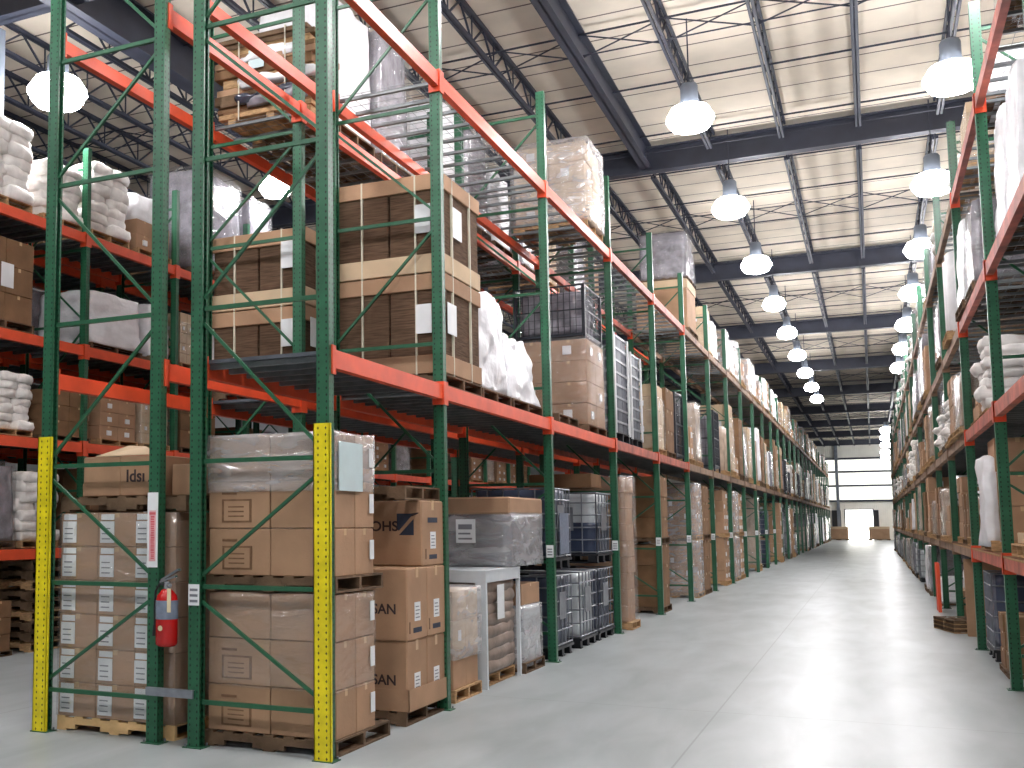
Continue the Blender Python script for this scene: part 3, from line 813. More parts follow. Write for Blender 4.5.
tray = MB(); tray.box(-.55,-.49,0,.55,-.483,.19,'cardboard').box(.543,-.49,0,.55,.49,.19,'cardboard').box(-.55,.483,0,.55,.49,.19,'cardboard').box(-.55,-.49,0,-.543,.49,.19,'cardboard')
tag(obj('carton_tray', tray, None, (-4.275, 9.535, .126)), 'shallow cardboard tray around the feet of the lowest printed boxes', 'tray')
for i, (a, c) in enumerate(((9.055, 9.53), (9.54, 10.01))):
    s_ = ['nearer','farther'][i]
    big_box(-4.81, -3.745, a, c, .128, .735, 'bottom-row printed brown box sitting in the tray, %s of the two' % s_, 'SAN' if i == 0 else '')
    big_box(-4.80, -3.735, a-.01, c-.005, .738, 1.385, 'middle-row printed brown box under the box with the slashed logo, %s of the two' % s_, 'SAN' if i == 0 else '')
big_box(-4.75, -3.74, 9.43, 9.995, 1.39, 2.0, 'topmost brown box with a slashed dark square logo', '', True)
tag(obj('wood_pallet', pallet_mb(1.1, .9, m='wood_dark'), None, (-4.32, 9.55, 2.003)), 'dark empty pallet lying on top of the logo box', 'pallet')

# --- bay 2, floor
t = custom('pallet_load', 'short film-wrapped carton load right after the second upright', 'pallet load', XC1-.02, 10.80, 0,
  [('pallet', pallet_mb(1.17,.82,m='wood')), ('carton', stack_mb(2,2,1,1.12,.78,.38,'cardboard',PH,3)), ('carton', stack_mb(2,2,2,1.12,.78,.60,'cardboard_pale',PH+.382,3,0,.3)), ('stretch_wrap', shell_mb(1.18,.85,.42,1.13,'film_heavy',9,2,.008), 'pale cloudy film')])
# white stillage with sacks
s_ = MB(); W_, D_, Hh = 1.14, 1.28, 1.27
for x in (-W_/2, W_/2-.12):
    s_.box(x,-D_/2,.0,x+.12,-D_/2+.05,Hh-.021,'white_steel')
for x in (-W_/2, W_/2-.04): s_.box(x, D_/2-.05, 0, x+.04, D_/2, Hh-.021, 'white_steel')
s_.box(-W_/2+.12,-D_/2+.004,Hh-.13,W_/2-.12,-D_/2+.046,Hh-.021,'white_steel').box(W_/2-.036,-D_/2+.05,Hh-.13,W_/2-.002,D_/2-.05,Hh-.021,'white_steel').box(-W_/2+.002,-D_/2+.05,Hh-.13,-W_/2+.036,D_/2-.05,Hh-.021,'white_steel').box(-W_/2-.002,-D_/2-.002,Hh-.02,W_/2+.002,D_/2+.002,Hh+.002,'white_steel')
sl = MB()
for k in range(9): sl.box(-W_/2+.12,-D_/2+.005,.16+k*.11,W_/2-.12,-D_/2+.04,.21+k*.11,'white_steel')
sk = MB()
for k in range(8):
    for i in (-1,1): sk.blob(.54,1.14,.15,'sack_brown',7,.3,.02,5,k*2+i,.14+k*.125,0,(i*.26,0))
custom('stillage', 'white metal stillage holding layers of brown film-covered sacks', 'stillage', XC1, 12.02, 0,
  [('frame', s_), ('side_rail', sl, 'white horizontal rails'), ('sack_layers', sk, 'brown wrapped sacks'), ('pallet', pallet_mb(1.0,1.2,m='wood')), ('paper_sheet', MB().box(W_/2,-.25,.72,W_/2+.004,.0,1.1,'white_label'))])
custom('pallet_load', 'grey wrapped load topped by one brown carton, beside the white stillage', 'pallet load', XC1, 13.20, 0,
  [('pallet', pallet_mb(1.17,.84,m='wood_dark')), ('wrapped_bundle', MB().blob(1.1,.8,.66,'tote_plastic',10,.04,.02,3,4,PH)), ('stretch_wrap', shell_mb(1.13,.84,.06,.80,'film_heavy',8,9,.012)), ('carton', carton_mb(1.08,.78,.25,'cardboard',True,None,(0,0,.80)))])
lid = MB().cbox(-.58,-.70,.62,.58,.70,.82,'cardboard',.02)
bd = MB().blob(1.12,1.34,.62,'dark_film',12,.03,.02,3,8,.0); bd2 = MB().blob(1.16,1.37,.64,'film_heavy',10,.02,.015,3,8,-.0)
custom('bulk_container', 'grey wrapped bulk container with a brown carton lid, resting on the white stillage', 'bulk container', XC1-.0, 12.97, 1.275,
  [('body', bd), ('stretch_wrap', bd2, 'pale film round the box'), ('lid', lid, 'brown cardboard lid'), ('paper_sheet', MB().box(-.08,-.712,.28,.16,-.706,.56,'white_label').box(-.05,-.715,.32,.12,-.712,.34,'label_ink').box(-.05,-.715,.38,.10,-.712,.40,'label_ink').box(-.05,-.715,.44,.12,-.712,.50,'label_ink'), 'printed paper sheet')])
# --- bay 3, floor: totes
load('tote_grey', XC1, 14.70, 0, 'dark blue-grey liquid tote on the floor just past the third upright', 'liquid totes on the floor', w=1.17, d=1.02)
t = load('tote_grey', XC1, 14.70, 1.17, 'dark blue-grey liquid tote with a hanging grey sheet, stacked past the third upright', 'liquid totes on the floor', w=1.17, d=1.02)
obj('paper_sheet', MB().box(.59,-.2,.2,.597,.3,.75,'slate_label'), t, label='grey hanging sheet')
load('tote', XC1, 16.15, 0, 'white caged liquid tote on the floor beside the blue-grey wrapped stack', 'liquid totes on the floor', w=1.17, d=1.08)
load('tote_grey', XC1, 17.35, 0, 'grey caged liquid tote on the floor under the half-dark tote', 'liquid totes on the floor', w=1.17, d=1.12)
load('tote_half', XC1, 17.35, 1.17, 'half-dark liquid tote stacked on top of the grey one', 'liquid totes on the floor', w=1.17, d=1.12)
tag(obj('carton', MB().cbox(-.5,-.35,0,.5,.35,.22,'cardboard_dark',.01), None, (XC1-.05, 17.35, 2.34)), 'low dark carton on top of the half-dark tote', 'cardboard box')
# --- bay 4.. floor, narrow white edged stack
custom('pallet_load', 'narrow tall pale stack on a wooden pallet before the empty floor bay', 'pallet load', XC1+.1, 19.05, 0,
  [('pallet', pallet_mb(1.17,.72,m='wood')), ('sheet_stack', stack_mb(1,1,9,1.05,.6,2.45,'cardboard',PH,4,.012)), ('stretch_wrap', shell_mb(1.13,.70,.1,2.60,'film',9,3,.008), 'cloudy film')])
k = 0
def two_tier(y, kind, dl, h1=1.36, h2=1.36, d=1.15):
    load(kind, XC1, y, 0, dl+', lower of the two', 'two-tier floor loads along the aisle', 1.17, d, h1)
    load(kind, XC1, y, h1+.005, dl+', upper of the two', 'two-tier floor loads along the aisle', 1.17, d, h2)
two_tier(22.85, 'cartons_dark', 'dark brown carton load in the fifth bay past the yellow guard')
two_tier(27.85, 'cartons_wrapped', 'wrapped brown carton load after the sixth upright')
two_tier(29.2, 'cartons_dark', 'dark brown carton load before the seventh upright')
two_tier(33.5, 'cartons', 'brown carton load before the eighth upright')
two_tier(36.2, 'cartons_wrapped', 'wrapped carton load after the eighth upright')
two_tier(37.5, 'cartons', 'labelled carton load midway after the eighth upright')
tag(obj('wood_pallet', pallet_mb(1.1,.9,m='wood_fresh'), None, (XC1+.22, 24.0, 1.25)) , 'fresh timber pallet jutting out at mid height', 'pallet') if False else None

# --- bay 2, shelf one: strapped corrugated flats
def strapped(x, y, z, lab, w=1.2, d=1.17, h=2.2):
    t = thing('pallet_load', lab, 'pallet load', (x, y, z), 'strapped stacks of flat cartons')
    obj('pallet', pallet_mb(w, d, m='wood_dark'), t)
    h1 = (h-PH)/2
    for k in range(2):
        z0 = PH+k*h1
        obj('bottom_tray', MB().cbox(-w/2,-d/2,z0+.01,w/2,d/2,z0+.2,'cardboard_pale' if k else 'cardboard',.006), t)
        obj('flat_carton_bundle', MB().cbox(-w/2+.02,-d/2+.02,z0+.2,-.01,d/2-.02,z0+h1-.16,'corrugate_edge',.01).cbox(.01,-d/2+.02,z0+.2,w/2-.02,d/2-.02,z0+h1-.16,'corrugate_edge',.01), t)
        obj('top_tray', MB().cbox(-w/2,-d/2,z0+h1-.17,w/2,d/2,z0+h1-.005,'cardboard',.006), t)
        st = MB()
        for x_ in (-.3,.3): st.box(x_-.008,-d/2-.004,z0,x_+.008,d/2+.004,z0+h1+.001,'strap')
        for y_ in (-.3,.25): st.box(-w/2-.004,y_-.008,z0,w/2+.004,y_+.008,z0+h1+.001,'strap')
        obj('strap', st, t)
        obj('paper_sheet', MB().box(w/2-.30,-d/2-.006,z0+.42,w/2-.13,-d/2-.002,z0+.72,'white_label').box(w/2+.002,-d/2+.1+.2*k,z0+.42,w/2+.007,-d/2+.36+.2*k,z0+.74,'white_label'), t)
    return t
strapped(XC1, 10.70, 3.155, 'tall strapped stack of flat cartons on the first shelf, above the printed boxes')
strapped(XF2+DEPTH/2, 10.75, 3.155, 'strapped stack of flat cartons on the back rack, half hidden behind the yellow-guarded upright', 1.2, 1.17, 1.85)
# white bags
def whitebag(x, y, z, lab, h, seed, w=1.12, d=1.15, tp=.25):
    return custom('wrapped_bundle', lab, 'wrapped bundle', x, y, z, [('pallet', pallet_mb(1.15, d, m='wood_dark')), ('plastic_cover', MB().blob(w,d,h-PH,'white_film',26,.16,.055,3.4,seed,PH,tp), 'bright white crinkled plastic')], 'white plastic-covered bundles on the first shelf')
whitebag(XC1, 11.92, 3.155, 'taller bright white plastic-covered bundle beside the strapped cartons', 1.3, 3, d=1.05, tp=.12)
whitebag(XC1, 13.18, 3.155, 'lower sagging white plastic-covered bundle before the third upright', .95, 8, d=1.3)
custom('pallet_load', 'brown labelled carton block between the third and fourth uprights, first shelf', 'pallet load', XC1, 16.98, 3.155,
  [('pallet', pallet_mb(1.17,1.25,m='wood_dark')), ('carton', stack_mb(2,2,4,1.14,1.18,1.32,'cardboard',PH,6,.01,.6)), ('stretch_wrap', MB().blob(1.2,1.24,1.35,'film',8,.02,.006,3,8,PH,0,(.0,0)))])
load('cage', XC1, 16.98, 4.605, 'black wire cage standing on the brown carton block', 'wire cages', h=.85, d=1.2)
tag(obj('wood_pallet', pallet_mb(1.0,1.1,m='wood_dark'), None, (XC1+.1, 15.1, 3.155)), 'broken dark pallet lying empty on the first shelf', 'pallet')
load('crates', XC1, 18.95, 3.155, 'tall stack of grey crates with pale edge boards past the fourth upright', 'crate stacks on the first shelf', h=1.9, d=1.2)
load('crates', XC1, 20.25, 3.155, 'second grey crate stack, farther one past the fourth upright', 'crate stacks on the first shelf', h=1.75, d=1.0)
load('cartons_pale', XC1, 22.9, 3.155, 'pale carton stack after the fifth upright on the first shelf', 'first shelf loads', h=1.45)
load('cartons_dark', XC1, 24.1, 3.155, 'brown carton stack behind the large wire cage', 'first shelf loads', h=1.5)
load('cage', XC1, 25.35, 3.155, 'tall black wire cage hanging by the sixth upright', 'wire cages', h=1.55, d=1.15)
load('mixed', XC1, 27.0, 3.155, 'white bundle over cartons just past the wire cage, first shelf', 'first shelf loads', h=1.7)
load('tan_wrap', XC1, 28.4, 3.155, 'tan wrapped block past the wire cage, first shelf', 'first shelf loads', h=1.6)

# --- shelf two
custom('pallet_load', 'glaring white-wrapped carton stack on the top shelf before the fourth upright', 'pallet load', XC1+.05, 16.95, 6.345,
  [('pallet', pallet_mb(1.17,1.1,m='wood')), ('carton', stack_mb(2,2,4,1.12,1.05,1.25,'cardboard_pale',PH,9,.015,.5)), ('stretch_wrap', shell_mb(1.24,1.17,.1,1.43,'film_heavy',10,4,.012), 'white glaring film')])
load('gaylord', XC1, 27.6, 6.345, 'big tan bulk carton on the top shelf under the grey wrapped stack', 'top shelf loads', h=1.35, d=1.5, w=1.3)
load('grey_wrap', XC1, 28.0, 7.7, 'grey wrapped stack poking above the top shelf on the tan bulk carton', 'top shelf loads', h=1.25, d=1.4, w=1.2)
load('cartons_pale', XC1, 31.2, 6.345, 'pale carton stack next after the tan bulk carton, top shelf', 'top shelf loads', h=1.35)
load('white_bundle', XC1, 32.6, 6.345, 'white bundle second after the tan bulk carton, top shelf', 'top shelf loads', h=1.2)

# generic filling of the far bays
r = random.Random(21)
KW = ['cartons','cartons_wrapped','cartons_dark','cartons_pale','tan_wrap','white_bundle','grey_wrap','mixed','roll','white_sacks','gaylord','cage']
def nice(kind): return DESC[kind][0]
BAYW = ['first','second','third','fourth','fifth','sixth','seventh','eighth','ninth','tenth','eleventh','twelfth','thirteenth','fourteenth','fifteenth','sixteenth','seventeenth','eighteenth']
def fill(ys, i0, i1, xc, z, hmin, hmax, kinds, place, prob=.92, nb=3, farfrom=4, group=None, wx=1.17, off=0):
    last = None
    for i in range(i0, min(i1, len(ys)-1)):
        Ln = ys[i+1]-ys[i]; seg = (Ln-.14)/nb
        for j in range(nb):
            if r.random() > prob: continue
            kd = kinds[r.randrange(len(kinds))]
            if kd == last: kd = kinds[r.randrange(len(kinds))]
            last = kd
            y = ys[i]+.07+seg*(j+.5); h = r.uniform(hmin, hmax); d = seg*r.uniform(.84, .95)
            if i-i0 < farfrom:
                pos = {3: ['near end','midway','far end'], 2: ['near half','far half']}[nb][j]
                lb = '%s, %s in the %s bay, %s' % (nice(kd), pos, BAYW[i], place); g = group
            else:
                lb = '%s in the distant bays, %s' % (nice(kd), place); g = lb
            load(kd, xc+off+r.uniform(-.03,.03), y, z, lb, g, wx*r.uniform(.93,1), d, h, r.uniform(-.015,.015))
fill(Y1, 6, 40, XC1, 3.155, 1.2, 2.3, KW, 'first shelf of the guarded rack', .95, group='first shelf loads', off=.09)
fill(Y1, 7, 40, XC1, 6.345, .9, 1.7, ['white_bundle','cartons_pale','cartons','tan_wrap','white_bundle','mixed','cartons_wrapped'], 'top shelf of the guarded rack', .85, group='top shelf loads', off=.09)
fill(Y1, 11, 14, XC1, .002, 2.2, 2.7, ['tan_wrap','cartons','grey_wrap','tote'], 'floor of the guarded rack', .62, group='floor loads', off=.09)
fill(Y1, 14, 40, XC1, .002, 1.2, 2.5, ['white_bundle','grey_wrap','tan_wrap','cartons_wrapped','tote'], 'floor of the guarded rack', .45, 3, 0, off=.09)
load('tan_wrap', XC1, 43.6, 0, 'tall pinkish wrapped stack on the floor beyond the dark carton loads', 'floor loads', h=2.7)
load('tote_grey', XC1, 47.25, 0, 'blue-grey tote on the floor, below its twin', 'floor loads', d=1.4)
load('tote_grey', XC1, 47.25, 1.17, 'blue-grey tote stacked on its twin', 'floor loads', d=1.4)

# ------------------------------------------------------------------ the back rack (extinguisher side)
XC2 = XF2+DEPTH/2
def labelled():
    t = thing('pallet_load', 'wrapped carton load with columns of white labels inside the end frame', 'pallet load', (-5.855, 7.62, 0))
    w, d = 1.24, 1.1
    obj('pallet', pallet_mb(w, d, m='wood_fresh'), t, (0, d/2, 0))
    nz = 6; hz = (2.0-.11-PH)/nz; cw = w/3; me = carton_mb(cw-.006, d/2-.006, hz-.004).mesh('carton')
    for k in range(nz):
        for i in range(3):
            for j in range(2): obj('carton', me, t, (-w/2+cw*(i+.5), d/4+d/2*j, PH+k*hz))
            x0 = -w/2+cw*i+.03
            if i == 2: x0 = -w/2+cw*i+.0
            lb = MB().box(x0, -.006, PH+k*hz+.03, x0+.15, -.001, PH+k*hz+hz*.74, 'white_label').box(x0+.01, -.006, PH+k*hz+hz*.78, x0+.15, -.001, PH+k*hz+hz*.95, 'white_label')
            for q in range(3): lb.box(x0+.02, -.008, PH+k*hz+.06+.045*q, x0+.11, -.006, PH+k*hz+.07+.045*q, 'label_ink')
            obj('shipping_label', lb, t)
    obj('stretch_wrap', MB().blob(w+.02, d+.02, nz*hz, 'film', 12, .01, .008, 4, 3, PH, 0, (0, d/2)), t)
    return t
labelled()
tag(obj('wood_pallet', pallet_mb(1.34, 1.1, .13, 'wood_dark'), None, (-5.81, 8.17, 1.90)), 'weathered pallet lying on the white-labelled carton load', 'pallet')
t = thing('carton', 'open-flapped brown carton with handwritten marks on the weathered pallet', 'cardboard box', (-5.87, 7.98, 2.032))
obj('body', MB().cbox(-.41,-.3,0,.0,.3,.35,'cardboard',.008).cbox(.0,-.3,0,.41,.3,.35,'cardboard',.008), t)
fl = MB().add([(-.28,-.30,.352),(.4,-.3,.352),(.12,-.10,.44),(-.05,-.12,.45),(-.28,-.3,.358),(.4,-.3,.358),(.12,-.1,.446),(-.05,-.12,.456)], [(0,3,2,1),(4,5,6,7),(0,1,5,4),(1,2,6,5),(2,3,7,6),(3,0,4,7)], 'cardboard_pale')
obj('flap', fl, t, label='raised pale flap')
text('handwriting', 'Idsı', .15, 'print_dark', t, (.16, -.302, .17), (PI/2,0,0))
obj('marker_wedge', MB().add([(.29,-.302,.12),(.34,-.302,.12),(.34,-.302,.19),(.29,-.301,.12)], [(0,1,2)], 'print_dark'), t)
tag(obj('carton', MB().cbox(-.14,-.2,0,.14,.2,.27,'cardboard',.008), None, (-5.27, 8.0, 2.032)), 'small plain carton at the aisle end of the weathered pallet, by the extinguisher', 'cardboard box')
tag(obj('carton', MB().cbox(-.12,-.2,0,.12,.2,.13,'cardboard',.008), None, (-6.35, 8.1, 2.032)), 'flat little carton beside the open-flapped one', 'cardboard box')

# planks and tarps on shelf two
def plank_load():
    t = thing('timber_load', 'strapped load of rough boards and sheeting on the top shelf of the back rack', 'timber load', (-5.73, 10.85, 6.305))
    b = MB(); rr = random.Random(4); z = 0
    for x_ in (-.6, -.1, .36): obj('bearer', MB().box(x_-.05, -.6, 0, x_+.05, .0, .09, 'wood'), t)
    z = .09; lay = MB(); sh = MB()
    for k in range(13):
        hh = rr.uniform(.04, .12)
        m_ = ['wood','cardboard','wood_dark','wood_fresh','cardboard_dark'][rr.randrange(5)]
        x0, x1 = -.82+rr.uniform(-.05,.08), .46+rr.uniform(-.1,.05)
        lay.cbox(x0, -.6+rr.uniform(-.02,.05), z, x1, .0, z+hh, m_, .006); z += hh
        if k in (2, 3, 5, 8): sh.blob(rr.uniform(.7,1.1), .66, .12, ['white_film','white_film','grey_film','dark_film'][k%4], 12, .3, .05, 5, k, z-.05, 0, (rr.uniform(-.35,.0), -.31))
    obj('board_stack', lay, t); obj('sheeting', sh, t, label='crumpled white and grey sheeting')
    obj('strap', MB().box(.1,-.64,.05,.115,-.632,z,'strap').box(-.5,-.64,.05,-.485,-.632,z,'strap').box(.1,-.64,z,.115,.0,z+.004,'strap'), t)
    obj('paper_sheet', MB().box(-.36,-.645,.62,-.16,-.638,.84,'blue_paper'), t)
plank_load()
whites = [('white_bundle', 11.55, 1.75), ('grey_wrap', 12.75, 1.8), ('white_bundle', 15.0, 1.75), ('grey_wrap', 16.2, 1.65), ('white_bundle', 17.4, 1.4)]
for i, (kd, y, h) in enumerate(whites):
    load(kd, XC2, y, 6.305, '%s on the top shelf of the back rack, %s beyond the boards' % (nice(kd), WHERE[i]), 'top shelf loads of the back rack', h=h, w=1.2)
for i, (kd, y, h) in enumerate([('grey_wrap', 19.2, 1.3), ('cartons_pale', 20.6, 1.5), ('grey_wrap', 23.0, 1.6), ('cartons', 24.4, 1.4)]):
    load(kd, XC2, y, 6.305, '%s on the back rack top shelf, %s seen through the wire decks' % (nice(kd), WHERE[i]), 'top shelf loads of the back rack', h=h)
for i, (kd, y, h) in enumerate([('cartons_pale', 12.2, 1.7), ('grey_wrap', 13.4, 1.5), ('cartons_dark', 15.2, 1.6), ('cage', 16.5, 1.9), ('cartons', 19.0, 1.6), ('grey_wrap', 20.4, 1.9), ('cartons_dark', 23.2, 1.6)]):
    load(kd, XC2, y, 3.155, '%s on the back rack first shelf, %s beyond the strapped flats' % (nice(kd), WHERE[i]), 'first shelf loads of the back rack', h=h)
for i, (kd, y, h, z) in enumerate([('tote_grey', 11.2, None, 0), ('tote_grey', 11.2, None, 1.17), ('tote_grey', 12.5, None, 0), ('tote_grey', 12.5, None, 1.17), ('tote_half', 13.5, None, 0), ('cartons_dark', 15.0, 2.0, 0), ('cartons_dark', 16.3, 2.2, 0), ('cartons_dark', 19.2, 2.3, 0), ('cartons_dark', 20.5, 2.3, 0), ('cartons_dark', 23.0, 2.3, 0), ('cartons', 24.5, 2.3, 0)]):
    load(kd, XC2, y, z, '%s on the back rack floor, %s behind the aisle goods' % (nice(kd), WHERE[i]), 'floor loads of the back rack', h=h)

# ------------------------------------------------------------------ fire extinguisher
def extinguisher():
    t = thing('fire_extinguisher', 'red fire extinguisher with a slate label hanging by the warning sign', 'fire extinguisher', (-5.17, 7.40, .80))
    obj('cylinder', MB().lathe([(0,0),(.07,0),(.086,.015),(.09,.03),(.09,.36),(.08,.41),(.045,.45),(.03,.46),(0,.46)], 'red_paint', 20), t)
    obj('paper_label', MB().lathe([(.0915,.22),(.0915,.37)], 'slate_label', 20), t, label='slate grey instruction label')
    obj('valve', MB().tube((0,0,.45),(0,0,.52),.028,'chrome',10).tube((0,0,.49),(.05,-.03,.49),.018,'chrome',8), t)
    obj('handle', MB().bar((-.06,0,.515),(.11,-.03,.565),.03,'chrome',.016).bar((-.05,0,.53),(.14,-.03,.62),.034,'chrome',.018), t)
    hs = MB(); P0 = [(0,0,.49),(-.06,-.02,.5),(-.10,-.02,.44),(-.108,-.02,.30),(-.105,-.02,.17)]
    for a, c in zip(P0, P0[1:]): hs.tube(a, c, .009, 'rubber', 8)
    hs.tube((-.105,-.02,.17),(-.105,-.02,.08),.014,'rubber',8,r2=.02)
    obj('hose', hs, t); 
    obj('inspection_tag', MB().box(.07,-.10,.28,.105,-.096,.47,'cream'), t, label='cream hanging tag')
    obj('badge', MB().tube((.0,-.0905,.15),(.0,-.0925,.15),.022,'cream',10), t)
    obj('bracket', MB().box(-.11,.05,.1,-.02,.062,.42,'steel_dark'), t)
extinguisher()

# ------------------------------------------------------------------ rack across the side aisle
XC3 = XF3-DEPTH/2+.02
side = [ # kind, y0, y1, z, h, label
 ('white_sacks', 10.75, 11.8, 6.26, 1.28, 'tall stack of white wrapped bundles beside the building column, top shelf over the side aisle'),
 ('white_sacks', 12.0, 12.9, 6.26, .95, 'smaller pale sack pile behind the guarded upright, top shelf over the side aisle'),
 ('white_sacks', 13.1, 14.1, 6.26, 1.25, 'bulging white sack pile beneath the blazing lamp, top shelf over the side aisle'),
 ('mixed', 14.3, 15.3, 6.26, 1.1, 'carton and white bundle pile next to the bulging sack pile'),
 ('grey_wrap', 16.1, 17.65, 6.26, 2.0, 'first tall grey glossy wrapped stack on the top shelf over the side aisle'),
 ('grey_wrap', 17.95, 18.85, 6.26, 1.9, 'second tall grey glossy wrapped stack on the top shelf over the side aisle'),
 ('white_bundle', 18.95, 19.5, 6.26, 1.5, 'white bundle past the tall grey glossy stacks'),
 ('white_bundle', 19.55, 20.1, 6.26, 1.2, 'white bundle deep along the top shelf over the side aisle'),
 ('cartons_dark', 10.7, 11.9, 4.51, 1.3, 'dark carton stack with a white sheet on the third shelf over the side aisle'),
 ('white_bundle', 13.13, 14.5, 4.51, .95, 'long sagging white-draped bundle on the third shelf over the side aisle'),
 ('white_bundle', 14.7, 15.3, 4.51, 1.0, 'steep white-covered bundle beyond the sagging one, third shelf'),
 ('cartons_pale', 15.6, 16.3, 4.51, 1.0, 'single pale carton load on the third shelf beside a white bag'),
 ('white_bundle', 16.6, 17.5, 4.51, .95, 'rounded white bag on the third shelf beside the pale carton'),
 ('cartons_dark', 18.0, 19.1, 4.51, 1.2, 'dark carton load past the rounded white bag, third shelf'),
 ('white_sacks', 11.2, 11.9, 3.03, .9, 'pale boxy stack glimpsed before the guarded upright, second shelf'),
 ('cartons_dark', 12.2, 13.2, 3.03, .75, 'dark carton pile on a fresh pallet, second shelf over the side aisle'),
 ('cartons', 13.4, 14.4, 3.03, .95, 'strapped brown carton load, second shelf over the side aisle'),
 ('cartons_pale', 14.5, 15.3, 3.03, .95, 'pale carton load, second shelf over the side aisle'),
 ('cartons_dark', 15.6, 16.8, 3.03, 1.0, 'dark carton load between the doubled uprights, second shelf'),
 ('grey_wrap', 10.7, 11.6, 1.46, 1.15, 'grey film-hooded load at the frame edge on the lowest shelf'),
 ('white_sacks', 11.7, 12.5, 1.46, 1.1, 'white boxy load beside the film-hooded one, lowest shelf'),
 ('cartons_dark', 13.2, 14.3, 1.46, 1.2, 'dark carton load on the lowest shelf behind the labelled load'),
 ('cartons', 14.4, 15.3, 1.46, 1.2, 'brown carton load on the lowest shelf behind the labelled load'),
 ('pallets', 11.9, 12.9, 0, 1.28, 'high stack of empty brown pallets on the floor beside the yellow guard'),
 ('pallets', 13.1, 14.1, 0, 1.28, 'second stack of empty pallets behind the labelled load'),
 ('cartons_dark', 10.7, 11.6, 0, .75, 'low brown carton load on the floor before the empty pallets')]
for kd, a, c, z, h, lb in side:
    t = load(kd, XC3, (a+c)/2, z+.003, lb, 'goods across the side aisle', d=(c-a), h=h)
    if 'white sheet' in lb or 'brown carton load on the floor' in lb: obj('paper_sheet', MB().box(.58,-.1,.6,.585,.12,.95,'white_label'), t)
for z, hs, nm_ in ((0,1.2,'floor'), (1.455,1.2,'lowest shelf'), (3.025,1.1,'second shelf'), (4.505,1.3,'third shelf')):
    fill(Y3, 5 if z else 3, 12, XC3, z, hs-.3, hs, ['cartons_dark','cartons','tan_wrap','grey_wrap'], '%s across the side aisle' % nm_, .8, 2, 0)
XC4 = XF3-DEPTH-.45-DEPTH/2
for z, hs, nm_ in ((1.455,1.3,'lowest'), (3.025,1.2,'second'), (4.505,1.4,'third'), (6.255,1.2,'top')):
    fill(Y3, 1, 8, XC4, z, hs-.4, hs, ['cartons_dark','grey_wrap','cartons_dark','tan_wrap'], '%s shelf of the rearmost rack' % nm_, .8, 2, 0)
fill(Y3, 1, 9, XC4, 0, .9, 1.2, ['cartons_dark','pallets'], 'rearmost rack floor beyond the side aisle', .85, 2, 0)

# ------------------------------------------------------------------ rack across the main aisle
XCR = XFR+DEPTH/2
fill(YR, 2, 4, XCR, 6.53, .6, .95, ['white_bundle','white_sacks','cartons_pale'], 'top of the rack opposite', .8, 3, 4, 'top shelf loads opposite', off=.05)
fill(YR, 4, 40, XCR, 6.53, .8, 1.3, ['white_bundle','white_bundle','white_sacks','tan_wrap','grey_wrap','cartons_pale'], 'top of the rack opposite', .95, 3, 4, 'top shelf loads opposite', off=-.04)
fill(YR, 2, 40, XCR, 4.63, 1.1, 1.6, ['white_bundle','cartons_pale','grey_wrap','cartons','mixed','roll'], 'third shelf of the rack opposite', .8, 3, 4, 'third shelf loads opposite', off=-.13)
fill(YR, 3, 40, XCR, 3.07, .7, 1.3, ['white_sacks','cartons','mixed','tan_wrap','grey_wrap','gaylord'], 'second shelf of the rack opposite', .8, 3, 4, 'second shelf loads opposite', off=-.13)
fill(YR, 4, 40, XCR, 1.43, .8, 1.4, ['cartons','cartons_dark','mixed','tan_wrap','white_bundle'], 'low shelf of the rack opposite', .85, 3, 4, 'low shelf loads opposite', off=-.13)
fill(YR, 6, 40, XCR, 0.002, .9, 1.22, ['grey_wrap','tan_wrap','white_bundle','tote'], 'floor of the rack opposite', .7, 3, 4, 'floor loads opposite', off=-.13)
load('grey_wrap', XCR, 11.6, 6.53, 'grey wrapped load at the frame edge, top of the rack opposite', 'top shelf loads opposite', h=1.6)
load('white_bundle', XCR, 13.05, 4.63, 'white bundle at the frame edge, third shelf opposite', 'third shelf loads opposite', h=1.4)
load('white_bundle', XCR, 11.9, 4.63, 'white bundle cut by the frame edge, third shelf opposite', 'third shelf loads opposite', h=1.4)
load('white_sacks', XCR, 15.9, 3.07, 'pile of pale cushiony sacks on the second shelf opposite', 'second shelf loads opposite', h=1.0)
load('mixed', XCR, 17.2, 3.07, 'mixed carton and bundle load beside the pale sacks opposite', 'second shelf loads opposite', h=.9)
# low shelf near the camera
custom('pallet_load', 'tall narrow tan carton column with white film hanging on its face, low shelf opposite', 'pallet load', XCR-.02, 15.85, 1.43,
  [('pallet', pallet_mb(1.17,.9,m='wood')), ('carton', stack_mb(2,1,3,1.0,.8,1.25,'cardboard',PH,2,.02)), ('plastic_cover', MB().blob(.16,.86,1.1,'white_film',10,.2,.05,3,3,.05,.1,(-.55,.05)), 'hanging white film')])
custom('pallet_load', 'white paper-topped low pallet load at the frame edge, low shelf opposite', 'pallet load', XCR, 13.0, 1.43,
  [('pallet', pallet_mb(1.17,1.0,m='wood')), ('carton', stack_mb(2,2,1,1.05,.95,.12,'cardboard_pale',PH,2))])
custom('pallet_load', 'wrapped crate load topped by a tilted white tray, low shelf opposite', 'pallet load', XCR, 18.9, 1.43,
  [('pallet', pallet_mb(1.17,1.1,m='wood')), ('carton', stack_mb(2,2,1,1.0,1.0,.32,'cardboard_dark',PH,2)), ('wrapped_bundle', MB().blob(.98,1.0,.26,'tan_film',8,.1,.02,3,3,.45)), ('tray', MB().blob(.9,.9,.12,'white_sheet',8,.3,.05,3,5,.70), 'white tray')])
load('cartons_dark', XCR, 20.05, 1.43, 'low brown carton load behind the white tray load, low shelf opposite', 'low shelf loads opposite', h=.8)
